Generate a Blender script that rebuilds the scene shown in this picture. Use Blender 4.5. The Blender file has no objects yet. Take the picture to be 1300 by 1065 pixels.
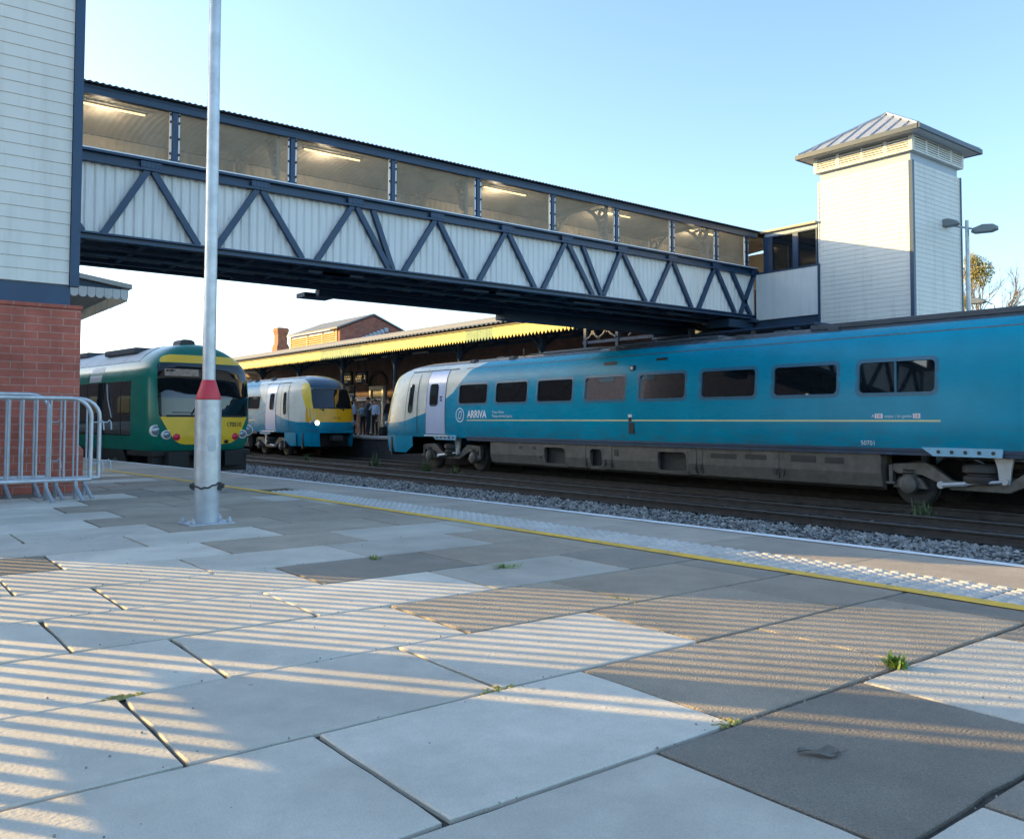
import bpy, bmesh, math, random
from mathutils import Vector, Matrix
R = math.radians
rnd = random.Random(7)
sc = bpy.context.scene
COL = sc.collection
ZR = -0.915            # rail top; z = 0 is the near platform surface
EYE = 0.72

# ---------------------------------------------------------------- materials
def nd(nt, t, **kw):
    n = nt.nodes.new(t)
    for k, v in kw.items():
        if k == 'op': n.operation = v
        else: n.inputs[k].default_value = v
    return n

def mat(name, col, rough=.55, metal=0., var=.12, vs=2.5, bump=0., bs=60., spec=.5, coat=0., dirt=None, ds=1.2, damt=.5, streak=False):
    """principled with procedural mottling, optional dirt patches and bump"""
    m = bpy.data.materials.new(name); m.use_nodes = True
    nt = m.node_tree; b = nt.nodes['Principled BSDF']; L = nt.links
    b.inputs['Roughness'].default_value = rough; b.inputs['Metallic'].default_value = metal
    b.inputs['Specular IOR Level'].default_value = spec
    if coat: b.inputs['Coat Weight'].default_value = coat; b.inputs['Coat Roughness'].default_value = .04
    tc = nd(nt, 'ShaderNodeTexCoord')
    src = tc.outputs['Object']
    n1 = nd(nt, 'ShaderNodeTexNoise', Scale=vs, Detail=6., Roughness=.65); L.new(src, n1.inputs['Vector'])
    cr = nd(nt, 'ShaderNodeMapRange'); cr.inputs['From Min'].default_value = .3; cr.inputs['From Max'].default_value = .7
    cr.inputs['To Min'].default_value = 1 - var; cr.inputs['To Max'].default_value = 1 + var
    L.new(n1.outputs['Fac'], cr.inputs['Value'])
    mx = nt.nodes.new('ShaderNodeMix'); mx.data_type = 'RGBA'; mx.blend_type = 'MULTIPLY'
    mx.inputs[0].default_value = 1; mx.inputs[6].default_value = (*col, 1)
    cb = nd(nt, 'ShaderNodeCombineColor')
    for i in range(3): L.new(cr.outputs['Result'], cb.inputs[i])
    L.new(cb.outputs[0], mx.inputs[7]); out = mx.outputs[2]
    if dirt:
        n2 = nd(nt, 'ShaderNodeTexNoise', Scale=ds, Detail=7., Roughness=.7)
        if streak:
            mp = nd(nt, 'ShaderNodeMapping'); mp.inputs['Scale'].default_value = (6, 6, .45)
            L.new(src, mp.inputs['Vector']); L.new(mp.outputs[0], n2.inputs['Vector'])
        else: L.new(src, n2.inputs['Vector'])
        r2 = nd(nt, 'ShaderNodeMapRange'); r2.inputs['From Min'].default_value = .5; r2.inputs['From Max'].default_value = .72
        r2.inputs['To Max'].default_value = damt; L.new(n2.outputs['Fac'], r2.inputs['Value'])
        m2 = nt.nodes.new('ShaderNodeMix'); m2.data_type = 'RGBA'; m2.inputs[7].default_value = (*dirt, 1)
        L.new(r2.outputs['Result'], m2.inputs[0]); L.new(out, m2.inputs[6]); out = m2.outputs[2]
    L.new(out, b.inputs['Base Color'])
    if bump:
        n3 = nd(nt, 'ShaderNodeTexNoise', Scale=bs, Detail=4.); L.new(src, n3.inputs['Vector'])
        bp = nd(nt, 'ShaderNodeBump', Strength=bump, Distance=.01); L.new(n3.outputs['Fac'], bp.inputs['Height'])
        L.new(bp.outputs[0], b.inputs['Normal'])
    return m

def slab_mat(name, col, stain, speck, rough=.87, bump=.3, bs=110, sc=1.):
    """paving slab: every slab its own tone, broad stains, fine aggregate, odd dark spots"""
    m = mat(name, col, rough, var=.1, vs=2.6, bump=bump, bs=bs, dirt=stain, ds=1.5, damt=.6)
    nt = m.node_tree; L = nt.links; b = nt.nodes['Principled BSDF']; src = b.inputs['Base Color'].links[0].from_socket
    tc = [n for n in nt.nodes if n.type == 'TEX_COORD'][0].outputs['Object']
    ge = nd(nt, 'ShaderNodeNewGeometry'); r = nd(nt, 'ShaderNodeMapRange'); r.inputs['To Min'].default_value = .84; r.inputs['To Max'].default_value = 1.12; L.new(ge.outputs['Random Per Island'], r.inputs['Value'])
    n = nd(nt, 'ShaderNodeTexNoise', Scale=230., Detail=3., Roughness=.8); L.new(tc, n.inputs['Vector']); r2 = nd(nt, 'ShaderNodeMapRange'); r2.inputs['From Min'].default_value = .3; r2.inputs['From Max'].default_value = .7; r2.inputs['To Min'].default_value = 1 - speck; r2.inputs['To Max'].default_value = 1 + speck; L.new(n.outputs['Fac'], r2.inputs['Value'])
    v = nt.nodes.new('ShaderNodeTexVoronoi'); v.inputs['Scale'].default_value = 5.5; L.new(tc, v.inputs['Vector']); r3 = nd(nt, 'ShaderNodeMapRange'); r3.inputs['From Min'].default_value = .035; r3.inputs['From Max'].default_value = .06; r3.inputs['To Min'].default_value = .62; L.new(v.outputs['Distance'], r3.inputs['Value'])
    n4 = nd(nt, 'ShaderNodeTexNoise', Scale=.9, Detail=9., Roughness=.75); L.new(tc, n4.inputs['Vector']); r4 = nd(nt, 'ShaderNodeMapRange'); r4.inputs['From Min'].default_value = .34; r4.inputs['From Max'].default_value = .66; r4.inputs['To Min'].default_value = .82; r4.inputs['To Max'].default_value = 1.12; L.new(n4.outputs['Fac'], r4.inputs['Value'])
    out = r.outputs['Result']
    for k in (r2, r3, r4):
        mu = nd(nt, 'ShaderNodeMath', op='MULTIPLY'); L.new(out, mu.inputs[0]); L.new(k.outputs['Result'], mu.inputs[1]); out = mu.outputs[0]
    cb = nd(nt, 'ShaderNodeCombineColor')
    for i in range(3): L.new(out, cb.inputs[i])
    mx = nt.nodes.new('ShaderNodeMix'); mx.data_type = 'RGBA'; mx.blend_type = 'MULTIPLY'; mx.inputs[0].default_value = 1
    L.new(src, mx.inputs[6]); L.new(cb.outputs[0], mx.inputs[7]); L.new(mx.outputs[2], b.inputs['Base Color'])
    return m

def brick_mat(name, c1, c2, mortar, bw=.225, rh=.075, ms=.012):
    m = bpy.data.materials.new(name); m.use_nodes = True
    nt = m.node_tree; b = nt.nodes['Principled BSDF']; L = nt.links
    b.inputs['Roughness'].default_value = .85
    tc = nd(nt, 'ShaderNodeTexCoord'); sp = nd(nt, 'ShaderNodeSeparateXYZ'); L.new(tc.outputs['Object'], sp.inputs[0])
    ad = nd(nt, 'ShaderNodeMath', op='ADD'); L.new(sp.outputs[0], ad.inputs[0]); L.new(sp.outputs[1], ad.inputs[1])
    cv = nd(nt, 'ShaderNodeCombineXYZ'); L.new(ad.outputs[0], cv.inputs[0]); L.new(sp.outputs[2], cv.inputs[1])
    br = nt.nodes.new('ShaderNodeTexBrick'); L.new(cv.outputs[0], br.inputs['Vector'])
    br.inputs['Color1'].default_value = (*c1, 1); br.inputs['Color2'].default_value = (*c2, 1); br.inputs['Mortar'].default_value = (*mortar, 1)
    br.inputs['Scale'].default_value = 1; br.inputs['Brick Width'].default_value = bw; br.inputs['Row Height'].default_value = rh
    br.inputs['Mortar Size'].default_value = ms * .5; br.inputs['Mortar Smooth'].default_value = .3; br.inputs['Bias'].default_value = -.1
    n = nd(nt, 'ShaderNodeTexNoise', Scale=3.5, Detail=8., Roughness=.7); L.new(tc.outputs['Object'], n.inputs['Vector'])
    r = nd(nt, 'ShaderNodeMapRange'); r.inputs['From Min'].default_value = .3; r.inputs['From Max'].default_value = .7
    r.inputs['To Min'].default_value = .68; r.inputs['To Max'].default_value = 1.3; L.new(n.outputs['Fac'], r.inputs['Value'])
    mx = nt.nodes.new('ShaderNodeMix'); mx.data_type = 'RGBA'; mx.blend_type = 'MULTIPLY'; mx.inputs[0].default_value = 1
    cb = nd(nt, 'ShaderNodeCombineColor')
    for i in range(3): L.new(r.outputs['Result'], cb.inputs[i])
    L.new(br.outputs['Color'], mx.inputs[6]); L.new(cb.outputs[0], mx.inputs[7]); L.new(mx.outputs[2], b.inputs['Base Color'])
    bp = nd(nt, 'ShaderNodeBump', Strength=.6, Distance=.008); bp.invert = True; L.new(br.outputs['Fac'], bp.inputs['Height']); L.new(bp.outputs[0], b.inputs['Normal'])
    return m

def glass_mat(name, tint=(.12, .15, .17), amt=.6, rough=.02):
    """tinted glazing: part see-through, part dark body, glossy face"""
    m = bpy.data.materials.new(name); m.use_nodes = True
    nt = m.node_tree; L = nt.links; b = nt.nodes['Principled BSDF']; o = nt.nodes['Material Output']
    b.inputs['Base Color'].default_value = (.012, .016, .02, 1); b.inputs['Roughness'].default_value = rough
    b.inputs['Specular IOR Level'].default_value = .6
    tr = nd(nt, 'ShaderNodeBsdfTransparent'); tr.inputs[0].default_value = (*tint, 1)
    mx = nd(nt, 'ShaderNodeMixShader'); mx.inputs[0].default_value = 1 - amt
    L.new(tr.outputs[0], mx.inputs[1]); L.new(b.outputs[0], mx.inputs[2])
    gl = nd(nt, 'ShaderNodeBsdfGlossy'); gl.inputs['Roughness'].default_value = rough
    fr = nd(nt, 'ShaderNodeFresnel', IOR=1.45)
    m2 = nd(nt, 'ShaderNodeMixShader'); L.new(fr.outputs[0], m2.inputs[0]); L.new(mx.outputs[0], m2.inputs[1]); L.new(gl.outputs[0], m2.inputs[2])
    L.new(m2.outputs[0], o.inputs['Surface'])
    return m

def emit_mat(name, col, s):
    m = bpy.data.materials.new(name); m.use_nodes = True
    b = m.node_tree.nodes['Principled BSDF']; b.inputs['Base Color'].default_value = (*col, 1)
    b.inputs['Emission Color'].default_value = (*col, 1); b.inputs['Emission Strength'].default_value = s
    return m

M = {}
M['navy'] = mat('navy_steel_paint', (.009, .048, .112), .42, var=.15, vs=3, dirt=(.05, .07, .09), ds=2.5, damt=.35)
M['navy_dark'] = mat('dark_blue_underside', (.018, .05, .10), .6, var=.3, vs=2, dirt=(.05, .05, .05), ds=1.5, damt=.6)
M['clad'] = mat('white_weatherboard', (.67, .67, .62), .5, var=.05, vs=1.2, dirt=(.46, .46, .41), ds=1.1, damt=.5, streak=True)
M['panel'] = mat('white_profiled_sheet', (.76, .77, .75), .5, var=.05, vs=1, dirt=(.45, .45, .42), ds=1.0, damt=.4, streak=True)
M['beige'] = mat('beige_lining_sheet', (.62, .56, .46), .6, var=.1, vs=1.5, dirt=(.25, .21, .17), ds=1.2, damt=.5)
M['iron'] = mat('cream_painted_ironwork', (.46, .44, .40), .55, var=.12)
M['alu'] = mat('pale_glazing_bar', (.88, .91, .94), .35, var=.05)
M['brick'] = brick_mat('red_brick', (.44, .125, .085), (.36, .10, .07), (.42, .24, .19), bw=.226, rh=.0755, ms=.011)
M['brick_old'] = brick_mat('brown_station_brick', (.21, .115, .09), (.17, .095, .075), (.18, .145, .125))
M['brick_gable'] = brick_mat('red_gable_brick', (.30, .115, .08), (.24, .09, .065), (.24, .16, .13))
M['brick_orange'] = brick_mat('weathered_orange_brick', (.42, .17, .09), (.36, .14, .07), (.30, .2, .14))
M['brick_dark'] = brick_mat('sooty_platform_brick', (.055, .045, .045), (.04, .035, .035), (.06, .055, .05))
M['galv'] = mat('galvanised_steel', (.52, .55, .57), .42, .55, var=.18, vs=9, dirt=(.34, .36, .38), ds=7, damt=.6)
M['galv_dull'] = mat('dull_galvanised_steel', (.42, .46, .50), .5, .4, var=.15, vs=8)
M['red'] = mat('red_band_paint', (.55, .035, .05), .45, var=.1)
M['black'] = mat('black_rubber', (.012, .013, .015), .6, var=.2)
M['dark'] = mat('dark_grimy_metal', (.042, .041, .04), .65, var=.3, vs=4)
M['grime'] = mat('brown_grimy_metal', (.115, .105, .092), .6, var=.25, vs=4, dirt=(.05, .04, .035), ds=2.5, damt=.7)
M['grime2'] = mat('grey_grimy_metal', (.13, .125, .115), .55, .3, var=.25, vs=6, dirt=(.06, .05, .045), ds=4, damt=.7)
M['steel'] = mat('worn_rail_steel', (.19, .175, .16), .45, .6, var=.15)
M['rust'] = mat('rusty_rail_side', (.05, .042, .036), .85, var=.3, vs=5)
M['slate'] = mat('grey_slate', (.17, .19, .21), .7, var=.2, vs=4)
M['zinc'] = mat('standing_seam_zinc', (.42, .45, .49), .4, .3, var=.08, vs=1.5)
M['roofcor'] = mat('grey_corrugated_roof', (.36, .37, .37), .55, .2, var=.12, vs=2, dirt=(.2, .18, .15), ds=1.5, damt=.5)
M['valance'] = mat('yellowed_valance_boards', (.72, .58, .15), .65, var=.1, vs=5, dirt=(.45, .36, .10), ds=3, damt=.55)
M['valance_g'] = mat('green_stained_valance_boards', (.20, .31, .17), .7, var=.2, vs=5, dirt=(.10, .18, .10), ds=3, damt=.55)
M['asb'] = mat('buff_corrugated_sheet', (.50, .43, .30), .75, var=.14, vs=2, dirt=(.3, .26, .19), ds=1.5, damt=.5)
M['louvre'] = mat('ochre_louvre_paint', (.58, .34, .14), .6, var=.1, vs=4)
M['cream'] = mat('cream_joinery_paint', (.62, .59, .50), .5, var=.06)
M['greyval'] = mat('pale_grey_valance', (.52, .55, .57), .55, var=.08, vs=3, dirt=(.35, .36, .36), ds=2, damt=.4)
M['glass'] = glass_mat('train_window_glass', (.16, .20, .22), .42)
M['glass_dark'] = glass_mat('dark_window_glass', (.10, .13, .15), .35)
M['ws'] = glass_mat('windscreen_glass', (.10, .14, .16), .3)
def dusty_pane(name, col, veil):
    m = bpy.data.materials.new(name); m.use_nodes = True; nt = m.node_tree; L = nt.links; o = nt.nodes['Material Output']; nt.nodes.remove(nt.nodes['Principled BSDF'])
    tr = nd(nt, 'ShaderNodeBsdfTransparent'); tr.inputs[0].default_value = (.93, .92, .9, 1); df = nd(nt, 'ShaderNodeBsdfDiffuse'); df.inputs[0].default_value = (*col, 1)
    tc = nd(nt, 'ShaderNodeTexCoord'); n = nd(nt, 'ShaderNodeTexNoise', Scale=1.8, Detail=5.); L.new(tc.outputs['Object'], n.inputs['Vector'])
    r = nd(nt, 'ShaderNodeMapRange'); r.inputs['From Min'].default_value = .3; r.inputs['From Max'].default_value = .7; r.inputs['To Min'].default_value = veil * .75; r.inputs['To Max'].default_value = veil * 1.25; L.new(n.outputs['Fac'], r.inputs['Value'])
    mx = nd(nt, 'ShaderNodeMixShader'); L.new(r.outputs['Result'], mx.inputs[0]); L.new(tr.outputs[0], mx.inputs[1]); L.new(df.outputs[0], mx.inputs[2]); L.new(mx.outputs[0], o.inputs['Surface'])
    return m
M['pane'] = dusty_pane('dusty_polycarbonate_pane', (.62, .54, .42), .22)
M['head'] = emit_mat('lit_headlamp', (1, .93, .8), 3.)
M['tube'] = emit_mat('warm_fluorescent_tube', (1, .68, .26), 1.6)
M['lens'] = mat('clear_lamp_lens', (.22, .27, .33), .12, .3, var=.05)
M['redlens'] = mat('red_tail_lens', (.6, .02, .06), .15, var=.05)
M['white'] = mat('white_gloss_paint', (.78, .78, .78), .35, var=.04)
M['letter'] = mat('white_lettering', (.82, .84, .85), .5, var=.0)
M['blackletter'] = mat('black_lettering', (.02, .02, .025), .5, var=.0)

# ---------------------------------------------------------------- mesh builder
class MB:
    def __init__(s): s.v = []; s.f = []; s.m = []
    def add(s, vs, fs, m=0):
        o = len(s.v); s.v += [tuple(v) for v in vs]
        for f in fs: s.f.append([o + i for i in f]); s.m.append(m)
    def box(s, x0, x1, y0, y1, z0, z1, m=0):
        if x0 > x1: x0, x1 = x1, x0
        if y0 > y1: y0, y1 = y1, y0
        if z0 > z1: z0, z1 = z1, z0
        s.add([(x0, y0, z0), (x1, y0, z0), (x1, y1, z0), (x0, y1, z0), (x0, y0, z1), (x1, y0, z1), (x1, y1, z1), (x0, y1, z1)],
              [(0, 3, 2, 1), (4, 5, 6, 7), (0, 1, 5, 4), (1, 2, 6, 5), (2, 3, 7, 6), (3, 0, 4, 7)], m)
    def bar(s, p, q, w, h, up=(0, 0, 1), m=0):
        p = Vector(p); q = Vector(q); d = (q - p).normalized(); u = Vector(up)
        a = d.cross(u)
        if a.length < 1e-4: a = d.cross(Vector((1, 0, 0)))
        a.normalize(); b = a.cross(d); a *= w / 2; b *= h / 2
        vs = [p - a - b, p + a - b, p + a + b, p - a + b, q - a - b, q + a - b, q + a + b, q - a + b]
        s.add(vs, [(3, 2, 1, 0), (4, 5, 6, 7), (0, 1, 5, 4), (1, 2, 6, 5), (2, 3, 7, 6), (3, 0, 4, 7)], m)
    def tube(s, path, r, n=8, m=0, cap=True):
        P = [Vector(p) for p in path]; rs = r if isinstance(r, (list, tuple)) else [r] * len(P)
        o = len(s.v); ref = None
        for i, p in enumerate(P):
            d = (P[min(i + 1, len(P) - 1)] - P[max(i - 1, 0)]).normalized()
            if ref is None:
                ref = Vector((0, 0, 1)) if abs(d.z) < .9 else Vector((1, 0, 0))
            a = d.cross(ref)
            if a.length < 1e-5: a = d.orthogonal()
            a.normalize(); b = a.cross(d).normalized(); ref = b
            for k in range(n):
                t = 2 * math.pi * k / n; s.v.append(tuple(p + (a * math.cos(t) + b * math.sin(t)) * rs[i]))
        for i in range(len(P) - 1):
            for k in range(n):
                k2 = (k + 1) % n
                s.f.append([o + i * n + k, o + i * n + k2, o + (i + 1) * n + k2, o + (i + 1) * n + k]); s.m.append(m)
        if cap:
            s.f.append([o + k for k in range(n)][::-1]); s.m.append(m)
            s.f.append([o + (len(P) - 1) * n + k for k in range(n)]); s.m.append(m)
    def lathe(s, prof, c=(0, 0, 0), n=16, m=0, axis='z'):
        o = len(s.v)
        for r, z in prof:
            for k in range(n):
                t = 2 * math.pi * k / n; x, y = r * math.cos(t), r * math.sin(t)
                if axis == 'z': s.v.append((c[0] + x, c[1] + y, c[2] + z))
                elif axis == 'x': s.v.append((c[0] + z, c[1] + x, c[2] + y))
                else: s.v.append((c[0] + x, c[1] + z, c[2] + y))
        for i in range(len(prof) - 1):
            for k in range(n):
                k2 = (k + 1) % n
                s.f.append([o + i * n + k, o + i * n + k2, o + (i + 1) * n + k2, o + (i + 1) * n + k]); s.m.append(m)
        s.f.append([o + k for k in range(n)]); s.m.append(m)
        s.f.append([o + (len(prof) - 1) * n + k for k in range(n)]); s.m.append(m)
    def prism(s, poly, a0, a1, axis='x', m=0):
        """poly of (u,v); axis x: u=y v=z, axis y: u=x v=z, axis z: u=x v=y"""
        def P(u, v, a): return (a, u, v) if axis == 'x' else (u, a, v) if axis == 'y' else (u, v, a)
        n = len(poly)
        s.add([P(u, v, a0) for u, v in poly] + [P(u, v, a1) for u, v in poly],
              [list(range(n))[::-1], list(range(n, 2 * n))] + [(i, (i + 1) % n, n + (i + 1) % n, n + i) for i in range(n)], m)
    def ringstrip(s, outer, inner, a0, a1, axis='x', m=0):
        """closed frame between two loops of equal length, extruded a0..a1"""
        def P(u, v, a): return (a, u, v) if axis == 'x' else (u, a, v) if axis == 'y' else (u, v, a)
        n = len(outer); o = len(s.v)
        for lp in (outer, inner):
            for a in (a0, a1): s.v += [P(u, v, a) for u, v in lp]
        O0, O1, I0, I1 = o, o + n, o + 2 * n, o + 3 * n
        for i in range(n):
            j = (i + 1) % n
            for q in ([O0 + i, O0 + j, I0 + j, I0 + i], [O1 + i, O1 + j, I1 + j, I1 + i], [O0 + i, O0 + j, O1 + j, O1 + i], [I0 + i, I0 + j, I1 + j, I1 + i]):
                s.f.append(q); s.m.append(m)
    def grid(s, rows, m=0, closed=False):
        o = len(s.v); n = len(rows[0])
        for r in rows: s.v += [tuple(p) for p in r]
        for i in range(len(rows) - 1):
            for j in range(n - 1 + (1 if closed else 0)):
                k = (j + 1) % n
                s.f.append([o + i * n + j, o + i * n + k, o + (i + 1) * n + k, o + (i + 1) * n + j]); s.m.append(m)
    def mesh(s, name, mats, smooth=False, fix=True, merge=False):
        me = bpy.data.meshes.new(name); me.from_pydata(s.v, [], s.f)
        for x in (mats if isinstance(mats, (list, tuple)) else [mats]): me.materials.append(x)
        me.polygons.foreach_set('material_index', s.m)
        if fix or merge:
            bm = bmesh.new(); bm.from_mesh(me)
            if merge: bmesh.ops.remove_doubles(bm, verts=bm.verts, dist=.0004)
            if fix: bmesh.ops.recalc_face_normals(bm, faces=bm.faces)
            bm.to_mesh(me); bm.free()
        if smooth:
            me.polygons.foreach_set('use_smooth', [True] * len(me.polygons))
            me.set_sharp_from_angle(angle=R(smooth if smooth is not True else 38))
        me.update(); return me
    def pieces(s, gap=.004):
        """split into pieces: faces that share points, then shells whose boxes touch"""
        n = len(s.v); p = list(range(n))
        def find(a):
            while p[a] != a: p[a] = p[p[a]]; a = p[a]
            return a
        for f in s.f:
            r = find(f[0])
            for i in f[1:]: p[find(i)] = r
        grp = {}
        for k, f in enumerate(s.f): grp.setdefault(find(f[0]), []).append(k)
        items = []
        for fs in grp.values():
            vs = [s.v[i] for k in fs for i in s.f[k]]
            items.append(([min(v[a] for v in vs) - gap for a in range(3)], [max(v[a] for v in vs) + gap for a in range(3)], fs))
        i = 0
        while i < len(items):
            j = i + 1; hit = False
            while j < len(items):
                A, B = items[i], items[j]
                if all(A[0][a] <= B[1][a] and B[0][a] <= A[1][a] for a in range(3)):
                    items[i] = ([min(A[0][a], B[0][a]) for a in range(3)], [max(A[1][a], B[1][a]) for a in range(3)], A[2] + B[2]); items.pop(j); hit = True
                else: j += 1
            if not hit: i += 1
        out = []
        for lo, hi, fs in items:
            m = MB(); mp = {}
            for k in sorted(fs):
                for q in s.f[k]:
                    if q not in mp: mp[q] = len(m.v); m.v.append(s.v[q])
                m.f.append([mp[q] for q in s.f[k]]); m.m.append(s.m[k])
            out.append(m)
        return out
    def each(s, name, mats, parent=None, **kw):
        """every separate piece becomes a part of its own"""
        return [m.build(name, mats, parent, **kw) for m in s.pieces()]
    def build(s, name, mats, parent=None, smooth=False, bevel=0, fix=True, merge=False, loc=None):
        o = bpy.data.objects.new(name, s.mesh(name, mats, smooth, fix, merge)); COL.objects.link(o)
        if parent: o.parent = parent
        if loc: o.location = loc
        if bevel:
            b = o.modifiers.new('bevel', 'BEVEL'); b.width = bevel; b.segments = 2; b.limit_method = 'ANGLE'; b.angle_limit = R(40)
        return o

def thing(name, label, cat, loc=(0, 0, 0), rz=0, group=None):
    o = bpy.data.objects.new(name, None); COL.objects.link(o); o.empty_display_size = .2
    o.location = loc; o.rotation_euler = (0, 0, rz); o['label'] = label; o['category'] = cat
    if group: o['group'] = group
    return o
def tag(o, label, cat, group=None):
    o['label'] = label; o['category'] = cat
    if group: o['group'] = group
    return o
def struct(o): o['kind'] = 'structure'; return o
def dup(root, loc, rz, label, group=None):
    r = root.copy(); COL.objects.link(r); r.location = loc; r.rotation_euler = (0, 0, rz); r['label'] = label
    if group: r['group'] = group
    for ch in list(root.children):
        c = ch.copy(); COL.objects.link(c); c.parent = r
        for g in ch.children:
            d = g.copy(); COL.objects.link(d); d.parent = c
    return r
def rrect(u0, u1, v0, v1, r, n=5):
    pts = []
    for cx, cy, a in ((u1 - r, v1 - r, 0), (u0 + r, v1 - r, 90), (u0 + r, v0 + r, 180), (u1 - r, v0 + r, 270)):
        for k in range(n + 1):
            t = R(a + 90 * k / n); pts.append((cx + r * math.cos(t), cy + r * math.sin(t)))
    return pts
def lerp_tab(tab, x):
    if x <= tab[0][0]: return tab[0][1]
    for (a, b), (c, d) in zip(tab, tab[1:]):
        if x <= c: return b + (d - b) * (x - a) / (c - a)
    return tab[-1][1]
def text_mesh(body, size, bold=0., align='LEFT', sx=1.):
    """flat text mesh (x right, y up), centred vertically on the baseline"""
    cu = bpy.data.curves.new('lettering', 'FONT'); cu.body = body; cu.size = size; cu.align_x = align; cu.offset = bold; cu.resolution_u = 4
    ob = bpy.data.objects.new('tmp', cu); COL.objects.link(ob)
    bpy.context.view_layer.update()
    me = bpy.data.meshes.new_from_object(ob.evaluated_get(bpy.context.evaluated_depsgraph_get()))
    bpy.data.objects.remove(ob)
    V = [(v.co.x * sx, v.co.y) for v in me.vertices]; F = [list(p.vertices) for p in me.polygons]
    bpy.data.meshes.remove(me)
    return V, F
# ---------------------------------------------------------------- camera, sun, sky
cam = bpy.data.cameras.new('camera'); co = bpy.data.objects.new('camera', cam); COL.objects.link(co); sc.camera = co
yaw, pit, rol, F = R(38.18), R(2.452), R(.119), 1092.15
fw = Vector((math.sin(yaw) * math.cos(pit), math.cos(yaw) * math.cos(pit), math.sin(pit)))
rt = Vector((math.cos(yaw), -math.sin(yaw), 0)); up = rt.cross(fw)
r2 = rt * math.cos(rol) + up * math.sin(rol); u2 = up * math.cos(rol) - rt * math.sin(rol)
mw = Matrix.Identity(4)
for i in range(3): mw[i][0] = r2[i]; mw[i][1] = u2[i]; mw[i][2] = -fw[i]
mw[2][3] = EYE; co.matrix_world = mw
cam.sensor_fit = 'HORIZONTAL'; cam.sensor_width = 36; cam.lens = 36 * F / 1300; cam.shift_y = -45 / 1300
cam.clip_start = .05; cam.clip_end = 6000
SUN_EL, SUN_AZ = R(13), math.atan2(-.582, .813)      # azimuth from +Y towards +X
sd = Vector((math.sin(SUN_AZ) * math.cos(SUN_EL), math.cos(SUN_AZ) * math.cos(SUN_EL), math.sin(SUN_EL)))
sl = bpy.data.lights.new('sun', 'SUN'); sl.energy = 3.2; sl.angle = R(.42); sl.color = (1, .68, .24)
so = bpy.data.objects.new('sun', sl); COL.objects.link(so); so.rotation_euler = (-sd).to_track_quat('-Z', 'Y').to_euler(); so.location = sd * 100
w = bpy.data.worlds.new('World'); sc.world = w; w.use_nodes = True
nt = w.node_tree; bg = nt.nodes['Background']
sky = nt.nodes.new('ShaderNodeTexSky'); sky.sky_type = 'NISHITA'; sky.sun_disc = False
sky.sun_elevation = SUN_EL; sky.sun_rotation = SUN_AZ; sky.air_density = 1.0; sky.dust_density = 1.3; sky.ozone_density = 2.3; sky.altitude = 60
nt.links.new(sky.outputs[0], bg.inputs[0]); bg.inputs[1].default_value = .14
sc.view_settings.view_transform = 'Standard'; sc.view_settings.look = 'None'; sc.view_settings.exposure = 1.8; sc.view_settings.gamma = 1
sc.cycles.use_denoising = True; sc.cycles.max_bounces = 8; sc.cycles.transparent_max_bounces = 16
# ---------------------------------------------------------------- ground, platforms, track
def XE(y): return 4.69 - .0031 * max(0., y) ** 2        # edge of the near platform (a gentle curve)
g = MB(); g.grid([[(-1500, y, -1.9), (1500, y, -1.9)] for y in (-1500, 1500)])
M['earth'] = mat('dull_earth_and_grass', (.09, .085, .05), .95, var=.3, vs=.05)
struct(g.build('ground', M['earth']))

M['slabL'] = slab_mat('pale_concrete_slab', (.66, .605, .505), (.47, .43, .36), .13, bump=.3, bs=90)
M['slabB'] = slab_mat('brown_aggregate_slab', (.41, .345, .265), (.29, .25, .195), .32, bump=1., bs=150)
M['slabD'] = slab_mat('dark_grey_slab', (.26, .225, .18), (.35, .31, .25), .3, bump=.6, bs=130)
M['slabG'] = slab_mat('mid_grey_slab', (.49, .45, .375), (.37, .34, .285), .18, bump=.45, bs=110)
M['mortar'] = mat('dark_joint_filling', (.075, .066, .052), .95, var=.5, vs=14, bump=.8, bs=60)
M['coping'] = slab_mat('coping_slab', (.43, .37, .30), (.31, .27, .225), .28, bump=.9, bs=160)
M['tactile'] = mat('blister_paving', (.52, .50, .46), .85, var=.14, vs=3, bump=.4, bs=100, dirt=(.28, .27, .26), ds=2.5, damt=.5)
M['yline'] = mat('worn_yellow_paint', (.80, .47, .04), .75, var=.15, vs=6, dirt=(.33, .28, .16), ds=9, damt=.75)
M['wline'] = mat('worn_white_paint', (.74, .74, .72), .7, var=.1, vs=6, dirt=(.4, .4, .38), ds=8, damt=.6)

# platform body: dark joint bed on top, brick face to the track
ys = [-14 + i for i in range(0, 75)]
b = MB()
top = [[(-9, y, -.011), (XE(y) - .02, y, -.011)] for y in ys]; b.grid(top, 0)
b.grid([[(XE(y) - .02, y, -.011), (XE(y) - .02, y, -.13), (XE(y) - .12, y, -.14), (XE(y) - .12, y, -1.9)] for y in ys], 1)
struct(b.build('platform', [M['mortar'], M['brick_dark']]))

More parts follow.
